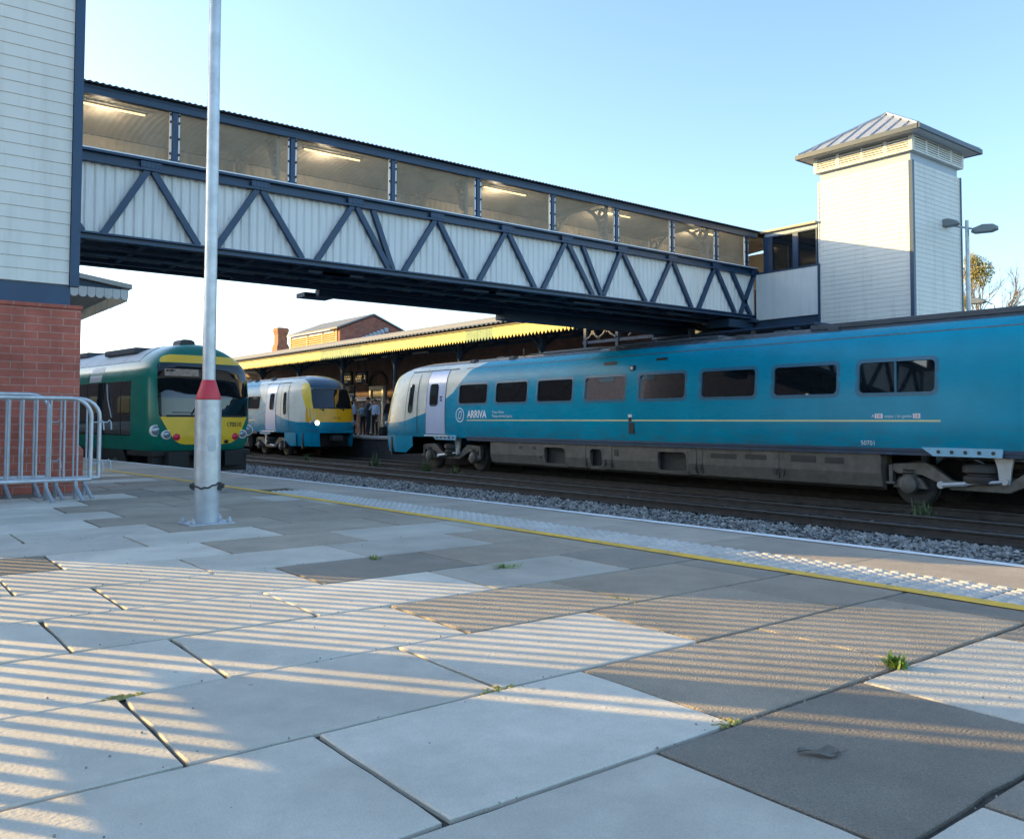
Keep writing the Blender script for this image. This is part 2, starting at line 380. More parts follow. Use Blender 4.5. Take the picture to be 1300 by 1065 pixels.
COURSES = [(1.31 + .5525 * (k - 1), 1.31 + .5525 * k) for k in range(-26, 90)]
def tone(k, i, x, y):
    """slab tones read off the photograph: k course (1 = 1.31..1.86), x,y slab centre"""
    special = {(0, .2): 'L', (0, 1.0): 'L', (0, 1.86): 'D', (0, 2.7): 'G',
               (1, 2.13): 'B', (1, 2.95): 'B', (2, 2.67): 'B', (2, 3.3): 'B', (3, 2.1): 'B', (3, 2.93): 'B', (4, 2.66): 'G', (4, 3.4): 'D',
               (5, 2.08): 'D', (5, 2.9): 'B', (6, 2.6): 'G', (6, 3.3): 'B', (7, .7): 'D', (7, 2.35): 'B', (8, 2.6): 'B', (3, 3.5): 'D'}
    for (kk, xx), t in special.items():
        if kk == k and abs(xx - x) < .3: return t
    q = random.Random(k * 131 + i * 17).random()
    if k <= 1: return 'L' if x < 1.7 else ('D' if q < .5 else 'B')
    if k < 8: return 'L' if x < 2.25 else ('B' if q < .7 else 'G')
    if k < 15: return ('L' if q < .93 else 'G') if x < 1.75 + .3 * q else ('B' if q < .6 else 'D' if q < .75 else 'G')
    return 'B' if q < .4 else 'G' if q < .6 else 'D' if q < .8 else 'L'
pav = MB(); order = 'LBDG'
for ci, (y0, y1) in enumerate(COURSES):
    k = ci - 26
    off = .89 if k % 2 else .60
    xr_lim = XE((y0 + y1) / 2) - 1.0
    for i in range(-11, 5):
        xa, xb = off + (i - .0) * .828, off + (i + 1) * .828
        if xa > xr_lim - .04: continue
        # last slab of the course is cut against the tactile strip
        xb0 = min(xb, XE(y0) - 1.0); xb1 = min(xb, XE(y1) - 1.0)
        q = random.Random(ci * 77 + i)
        gp = .0025 + .004 * q.random(); gy = .005 + .004 * random.Random(ci).random(); c = .004
        z = q.uniform(-.0015, .0015); tz = [z + q.uniform(-.0015, .0015) for _ in range(4)]
        A = [(xa + gp, y0 + gy), (xb0 - gp, y0 + gy), (xb1 - gp, y1 - gy), (xa + gp, y1 - gy)]
        mx, my = (xa + xb0) / 2, (y0 + y1) / 2
        tz = [v * .5 for v in tz]
        # worn outline: each side in short runs with small nicks, corners knocked off
        O_ = []; nseg = (9, 6, 9, 6) if y1 < 8 else (2, 2, 2, 2)
        for e in range(4):
            (ax, ay), (bx, by) = A[e], A[(e + 1) % 4]; ch = q.uniform(.002, .007) if q.random() < .9 else q.uniform(.008, .015)
            for m_ in range(nseg[e]):
                f = m_ / nseg[e]; px, py = ax + (bx - ax) * f, ay + (by - ay) * f
                inw = abs(q.gauss(0, .0011)) + (q.uniform(.003, .008) if q.random() < .05 else 0)
                dx, dy = mx - px, my - py
                if m_ == 0: px += math.copysign(ch * .6, dx); py += math.copysign(ch * .6, dy)
                elif e % 2 == 0: py += math.copysign(inw, dy)
                else: px += math.copysign(inw, dx)
                O_.append((px, py))
        def hz(px, py):
            u = min(1, max(0, (px - xa) / (xb0 - xa))); v_ = min(1, max(0, (py - y0) / (y1 - y0)))
            return (tz[0] * (1 - u) + tz[1] * u) * (1 - v_) + (tz[3] * (1 - u) + tz[2] * u) * v_
        I_ = [(px + math.copysign(c, mx - px) * (abs(px - mx) > .02), py + math.copysign(c, my - py) * (abs(py - my) > .02)) for px, py in O_]
        n_ = len(O_)
        vs = [(*p, -.03) for p in O_] + [(*p, hz(*p) - .003) for p in O_] + [(*p, hz(*p)) for p in I_]
        fs = [tuple(range(2 * n_, 3 * n_))] + [(j, (j + 1) % n_, n_ + (j + 1) % n_, n_ + j) for j in range(n_)] + [(n_ + j, n_ + (j + 1) % n_, 2 * n_ + (j + 1) % n_, 2 * n_ + j) for j in range(n_)]
        pav.add(vs, fs, order.index(tone(k, i, (xa + xb) / 2, my)))
struct(pav.build('paving', [M['slabL'], M['slabB'], M['slabD'], M['slabG']], fix=False))

# coping along the edge, tactile strip, painted lines
cp = MB(); y = -13.
while y < 58:
    l = .9 + .02 * rnd.random(); ya, yb = y + .004, y + l - .004
    s0 = -.64 if ya < 8.1 else -1.0
    cp.grid([[(XE(t) + s0 + .004, t, -.02), (XE(t) + s0 + .004, t, 0), (XE(t) + .03, t, 0), (XE(t) + .03, t, -.09), (XE(t) - .05, t, -.09)] for t in (ya, (ya + yb) / 2, yb)])
    for t, fl in ((ya, 0), (yb, 1)):
        cp.add([(XE(t) + s0 + .004, t, -.02), (XE(t) + s0 + .004, t, 0), (XE(t) + .03, t, 0), (XE(t) + .03, t, -.09)], [(0, 1, 2, 3)])
    y += l
struct(cp.build('platform_coping', M['coping']))
ta = MB(); y = -8.
while y < 8.05:
    ya, yb = y + .003, y + .4 - .003
    ta.grid([[(XE(t) - .998, t, -.02), (XE(t) - .996, t, -.001), (XE(t) - .644, t, -.001), (XE(t) - .642, t, -.02)] for t in (ya, yb)])
    for a in range(5):
        for c in range(6):
            cy = y + .04 + a * .08; cx = XE(cy) - .965 + c * .058 + (0.0 if a % 2 else .0)
            # raised lozenge
            lx, ly = .019, .029
            ring = [(cx + lx * math.cos(t) * 1.2, cy + ly * math.sin(t) * 1.1, -.001) for t in [2 * math.pi * q / 8 for q in range(8)]]
            tp = [(cx + lx * .75 * math.cos(t), cy + ly * .75 * math.sin(t), .008) for t in [2 * math.pi * q / 8 for q in range(8)]]
            ta.add(ring + tp, [(q, (q + 1) % 8, 8 + (q + 1) % 8, 8 + q) for q in range(8)] + [tuple(range(8, 16))])
    y += .4
struct(ta.build('tactile_paving', M['tactile'], fix=False))
def line(name, m, o0, o1, z, ya, yb):
    l = MB(); n = int((yb - ya) / .25)
    rows = []
    for i in range(n + 1):
        t = ya + (yb - ya) * i / n; j = random.Random(i + int(o0 * 100)).uniform(-.006, .006)
        rows.append([(XE(t) + o0 + j, t, z), (XE(t) + o1 - j * .7, t, z)])
    l.grid(rows); return struct(l.build(name, m))
line('yellow_line', M['yline'], -1.10, -1.012, .004, -8, 40)
line('white_line', M['wline'], -.05, .034, .004, -13, 55)

# island platform beyond the trains
ip = MB(); ip.box(18.9, 36, -30, 90, -1.9, -.02, 0)
ip.box(18.82, 19.5, -30, 90, -.1, 0, 1)
ip.box(19.51, 35.9, -30, 90, -.1, -.002, 2)
struct(ip.build('island_platform', [M['brick_dark'], M['coping'], M['slabG']]))
wl = MB(); wl.box(18.8, 18.95, -29.9, 89.9, -.03, .005)
struct(wl.build('white_line', M['wline']))

# ballast bed
M['ballast'] = mat('ballast_bed', (.20, .20, .20), .95, var=.35, vs=14, bump=1., bs=30, dirt=(.07, .06, .05), ds=1.3, damt=.5)
M['oilbed'] = mat('oily_track_bed', (.03, .029, .027), .95, var=.35, vs=9, bump=1., bs=30, dirt=(.065, .06, .05), ds=2, damt=.6)
bb = MB(); rows = []
for i in range(0, 60):
    y = -12 + i * 1.6; row = []
    for j in range(0, 31):
        x = 3.2 + j * .5
        h = -1.12 + .03 * math.sin(x * 3.1 + y * .7) + rnd.uniform(-.02, .02)
        if x > 13.2: h -= .03
        row.append((x, y, h))
    rows.append(row)
bb.grid(rows)
bb.m = [1 if bb.v[f[0]][0] > 13.05 else 0 for f in bb.f]
struct(bb.build('ballast', [M['ballast'], M['oilbed']], smooth=60))
M['stone1'] = mat('grey_ballast_stone', (.255, .25, .24), .9, var=.35, vs=9, bump=.4, bs=60)
M['stone2'] = mat('pale_ballast_stone', (.38, .375, .36), .9, var=.25, vs=9)
M['stone3'] = mat('dark_ballast_stone', (.10, .10, .105), .9, var=.3, vs=9)
st = MB(); q = random.Random(3)
def stone(x, y, z, s, m):
    o = len(st.v); a = q.uniform(0, 6.3); ca, sa = math.cos(a), math.sin(a)
    sx, sy, sz = s * q.uniform(.7, 1.25), s * q.uniform(.7, 1.25), s * q.uniform(.5, .95)
    for (u, v, w_) in ((1, 0, 0), (.2, 1, .1), (-1, .1, 0), (0, -1, -.1), (.1, .2, 1), (-.1, 0, -1)):
        u += q.uniform(-.25, .25); v += q.uniform(-.25, .25); w_ += q.uniform(-.25, .25)
        u *= sx; v *= sy; st.v.append((x + u * ca - v * sa, y + u * sa + v * ca, z + w_ * sz))
    for f in ((0, 1, 4), (1, 2, 4), (2, 3, 4), (3, 0, 4), (1, 0, 5), (2, 1, 5), (3, 2, 5), (0, 3, 5)):
        st.f.append([o + i for i in f]); st.m.append(m)
for n in range(17000):
    t = q.random(); y = 1.5 + 33 * t ** 1.7; x = q.uniform(10.6, 13.25)
    stone(x, y, -1.10 + .03 * q.random() + (.05 if x < 12.6 else .0) * q.random(), q.uniform(.018, .042) * (1 + y * .012), q.choices((0, 1, 2), (6, 2, 2))[0])
for n in range(3500):
    y = 1.5 + 36 * q.random() ** 1.4; x = q.uniform(13.55, 16.5)
    if abs(x - 14.9) < .12: continue
    stone(x, y, -1.13 + .03 * q.random(), q.uniform(.022, .04), q.choices((0, 1, 2), (3, 1, 9))[0])
o = st.build('ballast_stones', [M['stone1'], M['stone2'], M['stone3']], fix=False); o['kind'] = 'stuff'

# tracks
RP = [(-.07, -.155), (.07, -.155), (.07, -.143), (.012, -.125), (.01, -.045), (.036, -.032), (.036, -.004), (.03, 0), (-.03, 0), (-.036, -.004), (-.036, -.032), (-.01, -.045), (-.012, -.125), (-.07, -.143)]
slm = MB(); slm.box(-1.28, 1.28, -.125, .125, -.13, 0); SLEEPER = slm.mesh('sleeper', M['oilbed'])
def track(label, fx, y0, y1):
    t = thing('railway_track', label, 'track', (fx(0), 0, ZR))
    n = 40
    for s in (-.7535, .7535):
        r = MB(); rows = []
        for i in range(n + 1):
            y = y0 + (y1 - y0) * i / n; rows.append([(fx(y) - fx(0) + s + u, y, v) for u, v in RP])
        r.grid(rows, 0, closed=True)
        r.m = [1 if (k % len(RP)) in (6, 7, 8) else 0 for k in range(len(r.f))]
        r.build('rail', [M['rust'], M['steel']], t, smooth=30)
    k = 0; y = y0 + .3
    while y < y1 and k < 96:
        d = (fx(y + .1) - fx(y - .1)) / .2
        so_ = bpy.data.objects.new('sleeper', SLEEPER); COL.objects.link(so_); so_.parent = t
        so_.location = (fx(y) - fx(0), y, -.157); so_.rotation_euler = (0, 0, -math.atan(d)); y += .68; k += 1
    return t
track('middle track, two dark rusty rails beside the pale ballast strip', lambda y: 14.18, -8, 60)
track('far track carrying the blue train and the yellow fronted train', lambda y: 17.4, -8, 62)
track('curved near track under the dark green train', lambda y: XE(y) + 4.4 if y < 22 else XE(22) + 4.4 - .136 * (y - 22), -8, 50)
# ---------------------------------------------------------------- clad lift towers
def boards(mb, axis, face, a0, a1, z0, z1, pitch, out, m=0):
    """lapped boards on a wall; axis 'y' = wall at y=face spanning x a0..a1, 'x' = wall at x=face; out = -1/+1 outward"""
    z = z0
    while z < z1 - .01:
        t = min(z + pitch, z1)
        lo, hi = face + out * .011, face + out * .003
        poly = [(face - out * .02, z), (lo, z), (hi, t - .002), (face - out * .02, t - .002)]
        if axis == 'y':
            vs = [(a0, u, v) for u, v in poly] + [(a1, u, v) for u, v in poly]
        else:
            vs = [(u, a0, v) for u, v in poly] + [(u, a1, v) for u, v in poly]
        mb.add(vs, [(3, 2, 1, 0), (4, 5, 6, 7)] + [(i, (i + 1) % 4, 4 + (i + 1) % 4, 4 + i) for i in range(4)], m)
        z = t
def tower_top(t, x0, x1, y0, y1, z):
    """recessed blue-grey band, louvre band, hipped zinc roof; z = top of the boards"""
    cx, cy = (x0 + x1) / 2, (y0 + y1) / 2
    b = MB(); b.box(x0 + .06, x1 - .06, y0 + .06, y1 - .06, z, z + .235); b.build('frieze', M['friezeblue'], t)
    lv = MB(); zl, zh = z + .235, z + .64; e = .06
    lv.box(x0 - e, x1 + e, y0 - e, y1 + e, zl, zl + .05)
    lv.box(x0 - e, x1 + e, y0 - e, y1 + e, zh - .03, zh)
    n = 5
    for k in range(n):
        zz = zl + .060 + k * .060
        lv.box(x0 - e - .005, x1 + e + .005, y0 - e - .005, y0 - e + .05, zz, zz + .038); lv.box(x0 - e - .005, x1 + e + .005, y1 + e - .05, y1 + e + .005, zz, zz + .038)
        lv.box(x0 - e - .005, x0 - e + .05, y0 - e + .051, y1 + e - .051, zz, zz + .038); lv.box(x1 + e - .05, x1 + e + .005, y0 - e + .051, y1 + e - .051, zz, zz + .038)
    for f in (0, .25, .5, .75, 1):
        xx = x0 - e + (x1 - x0 + 2 * e - .1) * f; yy = y0 - e + (y1 - y0 + 2 * e - .1) * f
        w = .1 if f in (0, .25, .75, 1) else .05
        for ya in (y0 - e - .009, y1 + e - .031): lv.box(xx, xx + w, ya, ya + .04, zl + .051, zh - .031)
        for xa in (x0 - e - .009, x1 + e - .031): lv.box(xa, xa + .04, yy, yy + w, zl + .051, zh - .031)
    lv.build('louvre', M['clad'], t, bevel=.004)
    core = MB(); core.box(x0 + .1, x1 - .1, y0 + .1, y1 - .1, zl + .051, zh - .031); core.build('louvre_backing', M['dark'], t)
    rf = MB(); o = .36; ze = zh + .0
    A = [(x0 - o, y0 - o), (x1 + o, y0 - o), (x1 + o, y1 + o), (x0 - o, y1 + o)]
    apex = (cx, cy, ze + 1.2)
    rf.add([(*p, ze) for p in A] + [(*p, ze + .11) for p in A] + [apex],
           [(3, 2, 1, 0)] + [(i, (i + 1) % 4, 4 + (i + 1) % 4, 4 + i) for i in range(4)] + [(4 + i, 4 + (i + 1) % 4, 8) for i in range(4)])
    rf.build('roof', M['zinc'], t)
    sm = MB(); AP = Vector(apex)
    for i in range(4):
        p, q_ = Vector((*A[i], ze + .11)), Vector((*A[(i + 1) % 4], ze + .11))
        sm.bar(p + Vector((0, 0, .02)), AP + Vector((0, 0, .02)), .07, .05)
        for k in range(1, 8):
            f = k / 8; b0 = p.lerp(q_, f); g_ = 2 * min(f, 1 - f)
            tp = (p.lerp(AP, g_) if f < .5 else q_.lerp(AP, g_)) if f != .5 else AP
            mid = (p + q_) / 2
            # seams run straight up the slope
            tp = b0 + (AP - mid) * g_
            if g_ > .05: sm.bar(b0 + Vector((0, 0, .015)), tp + Vector((0, 0, .015)), .03, .045)
    sm.build('roof_seam', M['zinc'], t)
    gt = MB()
    for i in range(4):
        p, q_ = Vector((*A[i], ze + .05)), Vector((*A[(i + 1) % 4], ze + .05)); d = (q_ - p).normalized() * .05
        n_ = Vector((d.y, -d.x, 0)).normalized() * .035
        gt.bar(p - d + n_, q_ + d * .2 + n_, .06, .12)
    gt.build('gutter', M['guttergrey'], t)
M['friezeblue'] = mat('grey_blue_frieze', (.36, .42, .48), .5, var=.06)
M['guttergrey'] = mat('grey_gutter', (.05, .075, .10), .45, var=.1)

X0, X1, Y0, Y1 = -.8, 1.86, 9.5, 12.3
lt = thing('lift_tower', 'white boarded lift tower on a red brick base behind the crowd barriers', 'tower', (0.3, 9.5, 0))
LT = Vector(lt.location)
def P(o):  # parts are modelled in world space: shift them into the thing's space
    if isinstance(o, list): return [P(x) for x in o]
    me = o.data; me.transform(Matrix.Translation(-Vector(o.parent.location))) if o.parent.rotation_euler.z == 0 else None
    return o
b = MB(); b.box(X0 - .03, 1.93, Y0, Y1, .45, 1.83)
b.prism([(X0 - .06, 0), (1.97, 0), (1.97, .42), (1.93, .47), (X0 - .03, .47), (X0 - .06, .42)], Y0 - .04, Y1, 'y')
b.box(X0 - .04, 1.94, Y0 - .012, Y1, 1.83, 1.87)
P(b.build('brick_base', M['brick'], lt, bevel=.008))
b = MB(); b.box(X0 + .03, 1.83, Y0 + .03, Y1, 1.87, 2.07); P(b.build('base_beam', M['navy'], lt))
b = MB(); b.box(X0 + .02, X1 - .02, Y0 + .04, Y1, 2.07, 7.6)
boards(b, 'y', Y0 + .02, X0, X1 - .05, 2.075, 7.6, .122, -1); boards(b, 'x', X1 - .02, Y0 + .06, Y1, 2.075, 7.6, .122, 1); boards(b, 'x', X0 + .02, Y0 + .06, Y1, 2.075, 7.6, .122, -1)
P(b.build('weatherboarding', M['clad'], lt))
b = MB(); b.box(X1 - .045, X1 + .04, Y0 - .02, Y0 + .07, 2.06, 7.6); b.box(X0 - .04, X0 + .045, Y0 - .02, Y0 + .07, 2.06, 7.6); P(b.each('corner_trim', M['navy'], lt))
tower_top(lt, X0, X1, Y0, Y1, 7.6)
for c in lt.children:
    if c.name.split('.')[0] in ('frieze', 'louvre', 'louvre_backing', 'roof', 'roof_seam', 'gutter'): P(c)
# covered link from this tower to the bridge
lk = thing('bridge_link', 'blue and white covered link joining the near tower to the footbridge', 'walkway', (0, 12.3, 0))
b = MB(); b.box(-.7, 1.7, 12.31, 15.2, 3.72, 5.0); b.box(-.7, 1.7, 12.31, 15.2, 6.1, 6.3); P(b.each('side_panel', M['panel'], lk))
b = MB(); b.box(-.75, 1.74, 12.31, 15.2, 3.4, 3.715)
for yy in (12.4, 13.8, 15.0):
    for xx in (-.7, 1.6): b.box(xx, xx + .1, yy, yy + .12, 5.005, 6.095)
P(b.each('frame', M['navy'], lk))
b = MB(); b.box(1.64, 1.66, 12.53, 13.79, 5.01, 6.09); b.box(1.64, 1.66, 13.93, 14.99, 5.01, 6.09); P(b.each('window', M['glass_dark'], lk))

# ---------------------------------------------------------------- footbridge
YB, YF = 15.3, 17.9
fb = thing('footbridge', 'covered blue lattice footbridge with white panels spanning all the tracks', 'bridge', (11, 15.3, 3.6))
XA, XB = -1.1, 21.2
def ibeam(mb, x0, x1, y, z0, z1, w=.16, t=.03):
    mb.box(x0, x1, y - w / 2, y + w / 2, z0, z0 + t); mb.box(x0, x1, y - w / 2, y + w / 2, z1 - t, z1); mb.box(x0, x1, y - .012, y + .012, z0 + t, z1 - t)
b = MB(); ibeam(b, XA, XB + .12, YB + .08, 3.70, 3.82); b.box(XA, XB, YB + .1, YB + .16, 3.73, 3.80); P(b.build('bottom_chord', M['navy'], fb))
b = MB(); ibeam(b, XA, XB, YB + .08, 4.985, 5.19, .2, .035); P(b.build('top_chord', M['navy'], fb))
b = MB(); ibeam(b, XA, XB, YF - .08, 3.66, 3.82); ibeam(b, XA, XB, YF - .08, 4.985, 5.19, .2); P(b.each('rear_chord', M['navy_dark'], fb))
tops = [4.15, 6.09, 8.06, 10.0, 11.9, 13.72, 15.6, 17.5, 19.33, 21.1, 2.2]
dg = [(4.10, 3.42), (4.2, 4.98), (6.04, 5.3), (6.14, 6.95), (8.0, 7.25), (8.1, 8.86), (8.47, 8.94), (9.96, 9.2), (10.06, 10.8), (11.86, 11.13), (11.96, 12.74), (13.68, 12.99), (13.78, 14.6), (14.26, 14.9),
      (15.56, 14.94), (15.66, 16.48), (17.46, 16.74), (17.56, 18.3), (19.28, 18.6), (19.38, 20.2), (20.07, 20.92), (21.1, 20.45), (2.25, 3.1), (2.15, 1.5)]
for xt, xb in dg:
    b = MB(); p, q_ = Vector((xt, YB + .05, 4.99)), Vector((xb, YB + .05, 3.81)); b.bar(p, q_, .02, .115, (0, 1, 0)) if False else None
    d = (q_ - p).normalized(); nrm = Vector((d.z, 0, -d.x))
    # channel: flange facing out plus web
    for off, w_, y0_, y1_ in ((0, .105, YB + .012, YB + .03), (-.045, .016, YB + .03, YB + .1), (.045, .016, YB + .03, YB + .1)):
        c = nrm * off; h = nrm * w_ / 2
        vs = [p + c - h, p + c + h, q_ + c + h, q_ + c - h]
        b.add([(v.x, y0_, v.z) for v in vs] + [(v.x, y1_, v.z) for v in vs], [(3, 2, 1, 0), (4, 5, 6, 7)] + [(i, (i + 1) % 4, 4 + (i + 1) % 4, 4 + i) for i in range(4)])
    P(b.build('lattice_brace', M['navy'], fb))
b = MB()
for xt in tops:
    b.prism([(xt - .17, 5.14), (xt + .17, 5.14), (xt + .17, 5.03), (xt - .17, 5.03)], YB - .004, YB + .011, 'y')
    for dx in (-.14, -.07, 0, .07, .14):
        for zz in (5.055, 5.11): b.lathe([(.012, 0), (.009, -.01)], (xt + dx, YB - .004, zz), 6, axis='y')
P(b.each('gusset_plate', M['navy'], fb))
# profiled parapet sheets
def corr(mb, x0, x1, pitch, amp, f, flat=.55, m=0):
    """trapezoid ribs along x; f(x, depth) -> list of points of that column"""
    rows = []; x = x0
    while x < x1:
        for dx, a in ((0, 0), (pitch * (1 - flat) / 2, 0), (pitch * .5 - pitch * .06, amp), (pitch * .5 + pitch * .3, amp), (pitch * .9, 0)):
            if x + dx <= x1: rows.append(f(x + dx, a))
        x += pitch
    mb.grid(rows, m)
b = MB(); corr(b, XA, XB + .05, .155, .022, lambda x, a: [(x, YB + .125 - a, 3.815), (x, YB + .125 - a, 4.99)]); P(b.build('parapet_sheet', M['panel'], fb))
b = MB(); corr(b, XA, 23.6, .155, .022, lambda x, a: [(x, YF - .17 - a * .5, 3.815), (x, YF - .17 - a * .5, 6.16)]); P(b.build('rear_wall_sheet', M['beige'], fb))
# deck and underside
b = MB(); b.box(XA, XB, YB + .17, YF - .2, 3.86, 3.95)
x = XA + .3
while x < XB:
    b.box(x, x + .09, YB + .17, YF - .17, 3.68, 3.855); x += .97
P(b.build('deck', M['navy_dark'], fb))
b = MB()
for yy in (15.9, 16.6, 17.3): b.box(XA, XB, yy, yy + .14, 3.66, 3.735)
b.tube([(3, 16.2, 3.60), (20.5, 16.2, 3.60)], .04); b.tube([(6.2, 17.05, 3.58), (20.5, 17.05, 3.58)], .03)
b.box(8.45, 13.6, YF - .16, YF + .05, 3.50, 3.655); b.box(8.2, 8.9, YF + .06, YF + .5, 3.5, 3.6)
b.box(13.6, 20.8, YF - .3, YF + .1, 3.36, 3.655)
for xx in (7.2, 7.5, 10.9, 11.6, 14.2, 17.6): b.box(xx, xx + .9, YB + .3, YB + .42, 3.62, 3.66)
P(b.each('underside_girder', M['navy_dark'], fb))
# window posts with pale glazing bars
for i, xp in enumerate((2.35, 4.54, 6.72, 8.92, 11.09, 13.28, 15.42, 17.52, 19.37, 20.75)):
    b = MB(); b.box(xp - .04, xp + .04, YB + .02, YB + .12, 5.192, 6.12); po = P(b.build('window_post', M['navy'], fb))
    b = MB()
    for s in (-.085, .062): b.box(xp + s, xp + s + .024, YB + .04, YB + .09, 5.22, 6.09)
    [g1.data.transform(Matrix.Translation(-Vector(fb.location))) for g1 in b.each('glazing_bar', M['alu'], po)]
    b = MB()
    for s in (-.073, .074):
        for zz in (5.24, 5.36, 5.64, 5.92, 6.05): b.lathe([(.022, 0), (.022, -.02), (.012, -.03)], (xp + s, YB + .04, zz), 8, axis='y')
    [g1.data.transform(Matrix.Translation(-Vector(fb.location))) for g1 in b.each('bolt', M['navy'], po)]
pp = [2.35, 4.54, 6.72, 8.92, 11.09, 13.28, 15.42, 17.52, 19.37, 20.75]
for u0_, u1_ in zip(pp, pp[1:]):
    b = MB(); b.box(u0_ + .10, u1_ - .10, YB + .062, YB + .068, 5.2, 6.09); P(b.build('glazing_pane', M['pane'], fb))
b = MB(); b.box(XA, XB, YB - .03, YB + .02, 5.192, 5.212); P(b.build('sill_strip', M['alu'], fb))
# eaves, roof
b = MB(); b.box(XA, XB, YB - .02, YB + .1, 6.095, 6.235); b.box(XA, XB, YB - .03, YB + .0, 6.2, 6.25); P(b.build('eaves_beam', M['navy'], fb))
b = MB(); b.box(XA, 23.6, YF - .16, YF - .0, 6.12, 6.24); P(b.build('rear_eaves_beam', M['navy'], fb))
b = MB(); rows = []
x = XA
while x < 23.7:
    a = .011 * math.sin(2 * math.pi * x / .10)
    rows.append([(x, YB - .16, 6.262 + a), (x, YB + .5, 6.36 + a), (x, 16.6, 6.50 + a), (x, YF - .5, 6.36 + a), (x, YF + .16, 6.262 + a)]); x += .025
b.grid(rows); P(b.build('roof_sheet', M['roofcor'], fb, smooth=60))
b = MB(); corr(b, XA, 23.6, .12, .018, lambda x, a: [(x, YB + .11, 6.18 - a * .4), (x, YB + .6, 6.235 - a * .4), (x, 16.6, 6.29 - a * .4), (x, YF - .6, 6.235 - a * .4), (x, YF - .2, 6.17 - a * .4)]); P(b.build('ceiling_lining', M['beige'], fb))
b = MB(); b.tube([(XA, YF - .34, 5.0), (XB, YF - .34, 5.0)], .03); b.tube([(XA, YF - .3, 5.62), (XB, YF - .3, 5.62)], .045); b.box(XA, XB, YF - .29, YF - .21, 5.68, 5.83); P(b.each('handrail', M['iron'], fb))
for xx in (3.6, 7.9, 12.4, 16.0, 19.7):
    b = MB(); b.box(xx - .62, xx + .62, YB + .72, YB + .76, 6.165, 6.18); P(b.build('strip_light', M['tube'], fb))
    b = MB(); b.box(xx - .66, xx + .66, YB + .70, YB + .78, 6.182, 6.21)
    P(b.build('light_housing', M['iron'], fb))
    ld = bpy.data.lights.new('strip_lamp', 'POINT'); ld.energy = 7; ld.color = (1, .84, .60); ld.shadow_soft_size = .12
    lo = bpy.data.objects.new('strip_lamp', ld); COL.objects.link(lo); lo.location = (xx, YB + 1.15, 5.95)
# ornate iron frames across the walkway
def arch_frame(xp):
    b = MB(); t = .03
    def arc(c, r, a0, a1, w, n=16):
        ro, ri = r + w / 2, r - w / 2; o_, i_ = [], []
        pts = [(c[0] + ro * math.cos(R(a0 + (a1 - a0) * k / n)), c[1] + ro * math.sin(R(a0 + (a1 - a0) * k / n))) for k in range(n + 1)]
        pin = [(c[0] + ri * math.cos(R(a0 + (a1 - a0) * k / n)), c[1] + ri * math.sin(R(a0 + (a1 - a0) * k / n))) for k in range(n + 1)]
        for k in range(n):
            b.prism([pts[k], pts[k + 1], pin[k + 1], pin[k]], xp - t, xp + t, 'x')
    for s in (0, 1):
        yc = lambda d: YB + .2 + d if s == 0 else YF - .3 - d
        b.box(xp - t, xp + t, min(yc(-.04), yc(.02)), max(yc(-.04), yc(.02)), 5.0, 6.2)
        for k, (d, zz, r) in enumerate(((.14, 5.98, .12), (.11, 5.70, .085), (.085, 5.46, .062), (.07, 5.27, .048))):
            arc((yc(d), zz), r, 0, 360, .04, 18)
            if k == 0:
                for a in (0, 90, 180, 270): arc((yc(d) + .05 * math.cos(R(a)), zz + .05 * math.sin(R(a))), .045, a - 110, a + 110, .02, 8)
        # spandrel arch
        cx = yc(.98); n = 14; pts = []
        for k in range(n + 1):
            a = R(92 + k * 86 / n); pts.append((.80 * math.cos(a), 5.42 + .82 * math.sin(a)))
        for k in range(n):
            (u0, z0), (u1, z1) = pts[k], pts[k + 1]
            y_0 = cx + u0 if s == 0 else cx - u0; y_1 = cx + u1 if s == 0 else cx - u1
            b.bar((xp, y_0, z0), (xp, y_1, z1), .07, .07, (1, 0, 0))
        b.bar((xp, yc(.26), 6.12), (xp, yc(.62), 6.10), .05, .06, (1, 0, 0))
        b.bar((xp, yc(.34), 5.9), (xp, yc(.52), 6.1), .045, .05, (1, 0, 0))
    b.box(xp - .04, xp + .04, YB + .2, YF - .3, 6.19, 6.27)
    P(b.build('arch_bracket', M['iron'], fb))
for xp in (6.5, 10.88, 15.2, 19.15): arch_frame(xp)
b = MB(); b.box(20.0, 21.1, YB + .1, YB + .9, 3.42, 3.655); b.box(20.85, 21.2, YB - .08, YB + .3, 3.60, 3.69); P(b.each('bearing', M['navy_dark'], fb))

# ---------------------------------------------------------------- far link and far lift tower
XL = 21.12
fl = thing('bridge_link', 'short glazed link with plain white side panel beside the far lift tower', 'walkway', (22.4, 14.2, 3.4))
b = MB(); b.box(XL, 23.7, 13.27, YB - .01, 3.66, 5.0); P(b.build('side_panel', M['panel'], fl))
b = MB(); b.box(XL + .05, 23.7, 13.27, YF, 3.32, 3.655); P(b.build('base_beam', M['navy_dark'], fl))
b = MB(); b.box(XL - .015, XL + .1, 13.27, YB, 5.003, 5.05)
for yy, w_ in ((13.27, .05), (13.88, .17), (14.72, .3)): b.box(XL - .01, XL + .1, yy, yy + w_, 5.053, 6.02)
b.box(XL - .01, XL + .1, 13.27, YB - .3, 6.023, 6.06)
P(b.build('window_frame', M['navy'], fl))
b = MB(); b.box(XL + .03, XL + .04, 13.33, 13.87, 5.06, 6.015); b.box(XL + .03, XL + .04, 14.06, 14.71, 5.06, 6.015); P(b.each('window', M['glass_dark'], fl))
b = MB(); b.box(XL - .0, XL + .12, 13.27, 14.98, 6.063, 6.17); P(b.build('fascia', M['friezeblue'], fl))
b = MB(); b.box(XL - .1, 23.8, 13.27, 15.05, 6.173, 6.235); P(b.build('roof', M['asb'], fl))
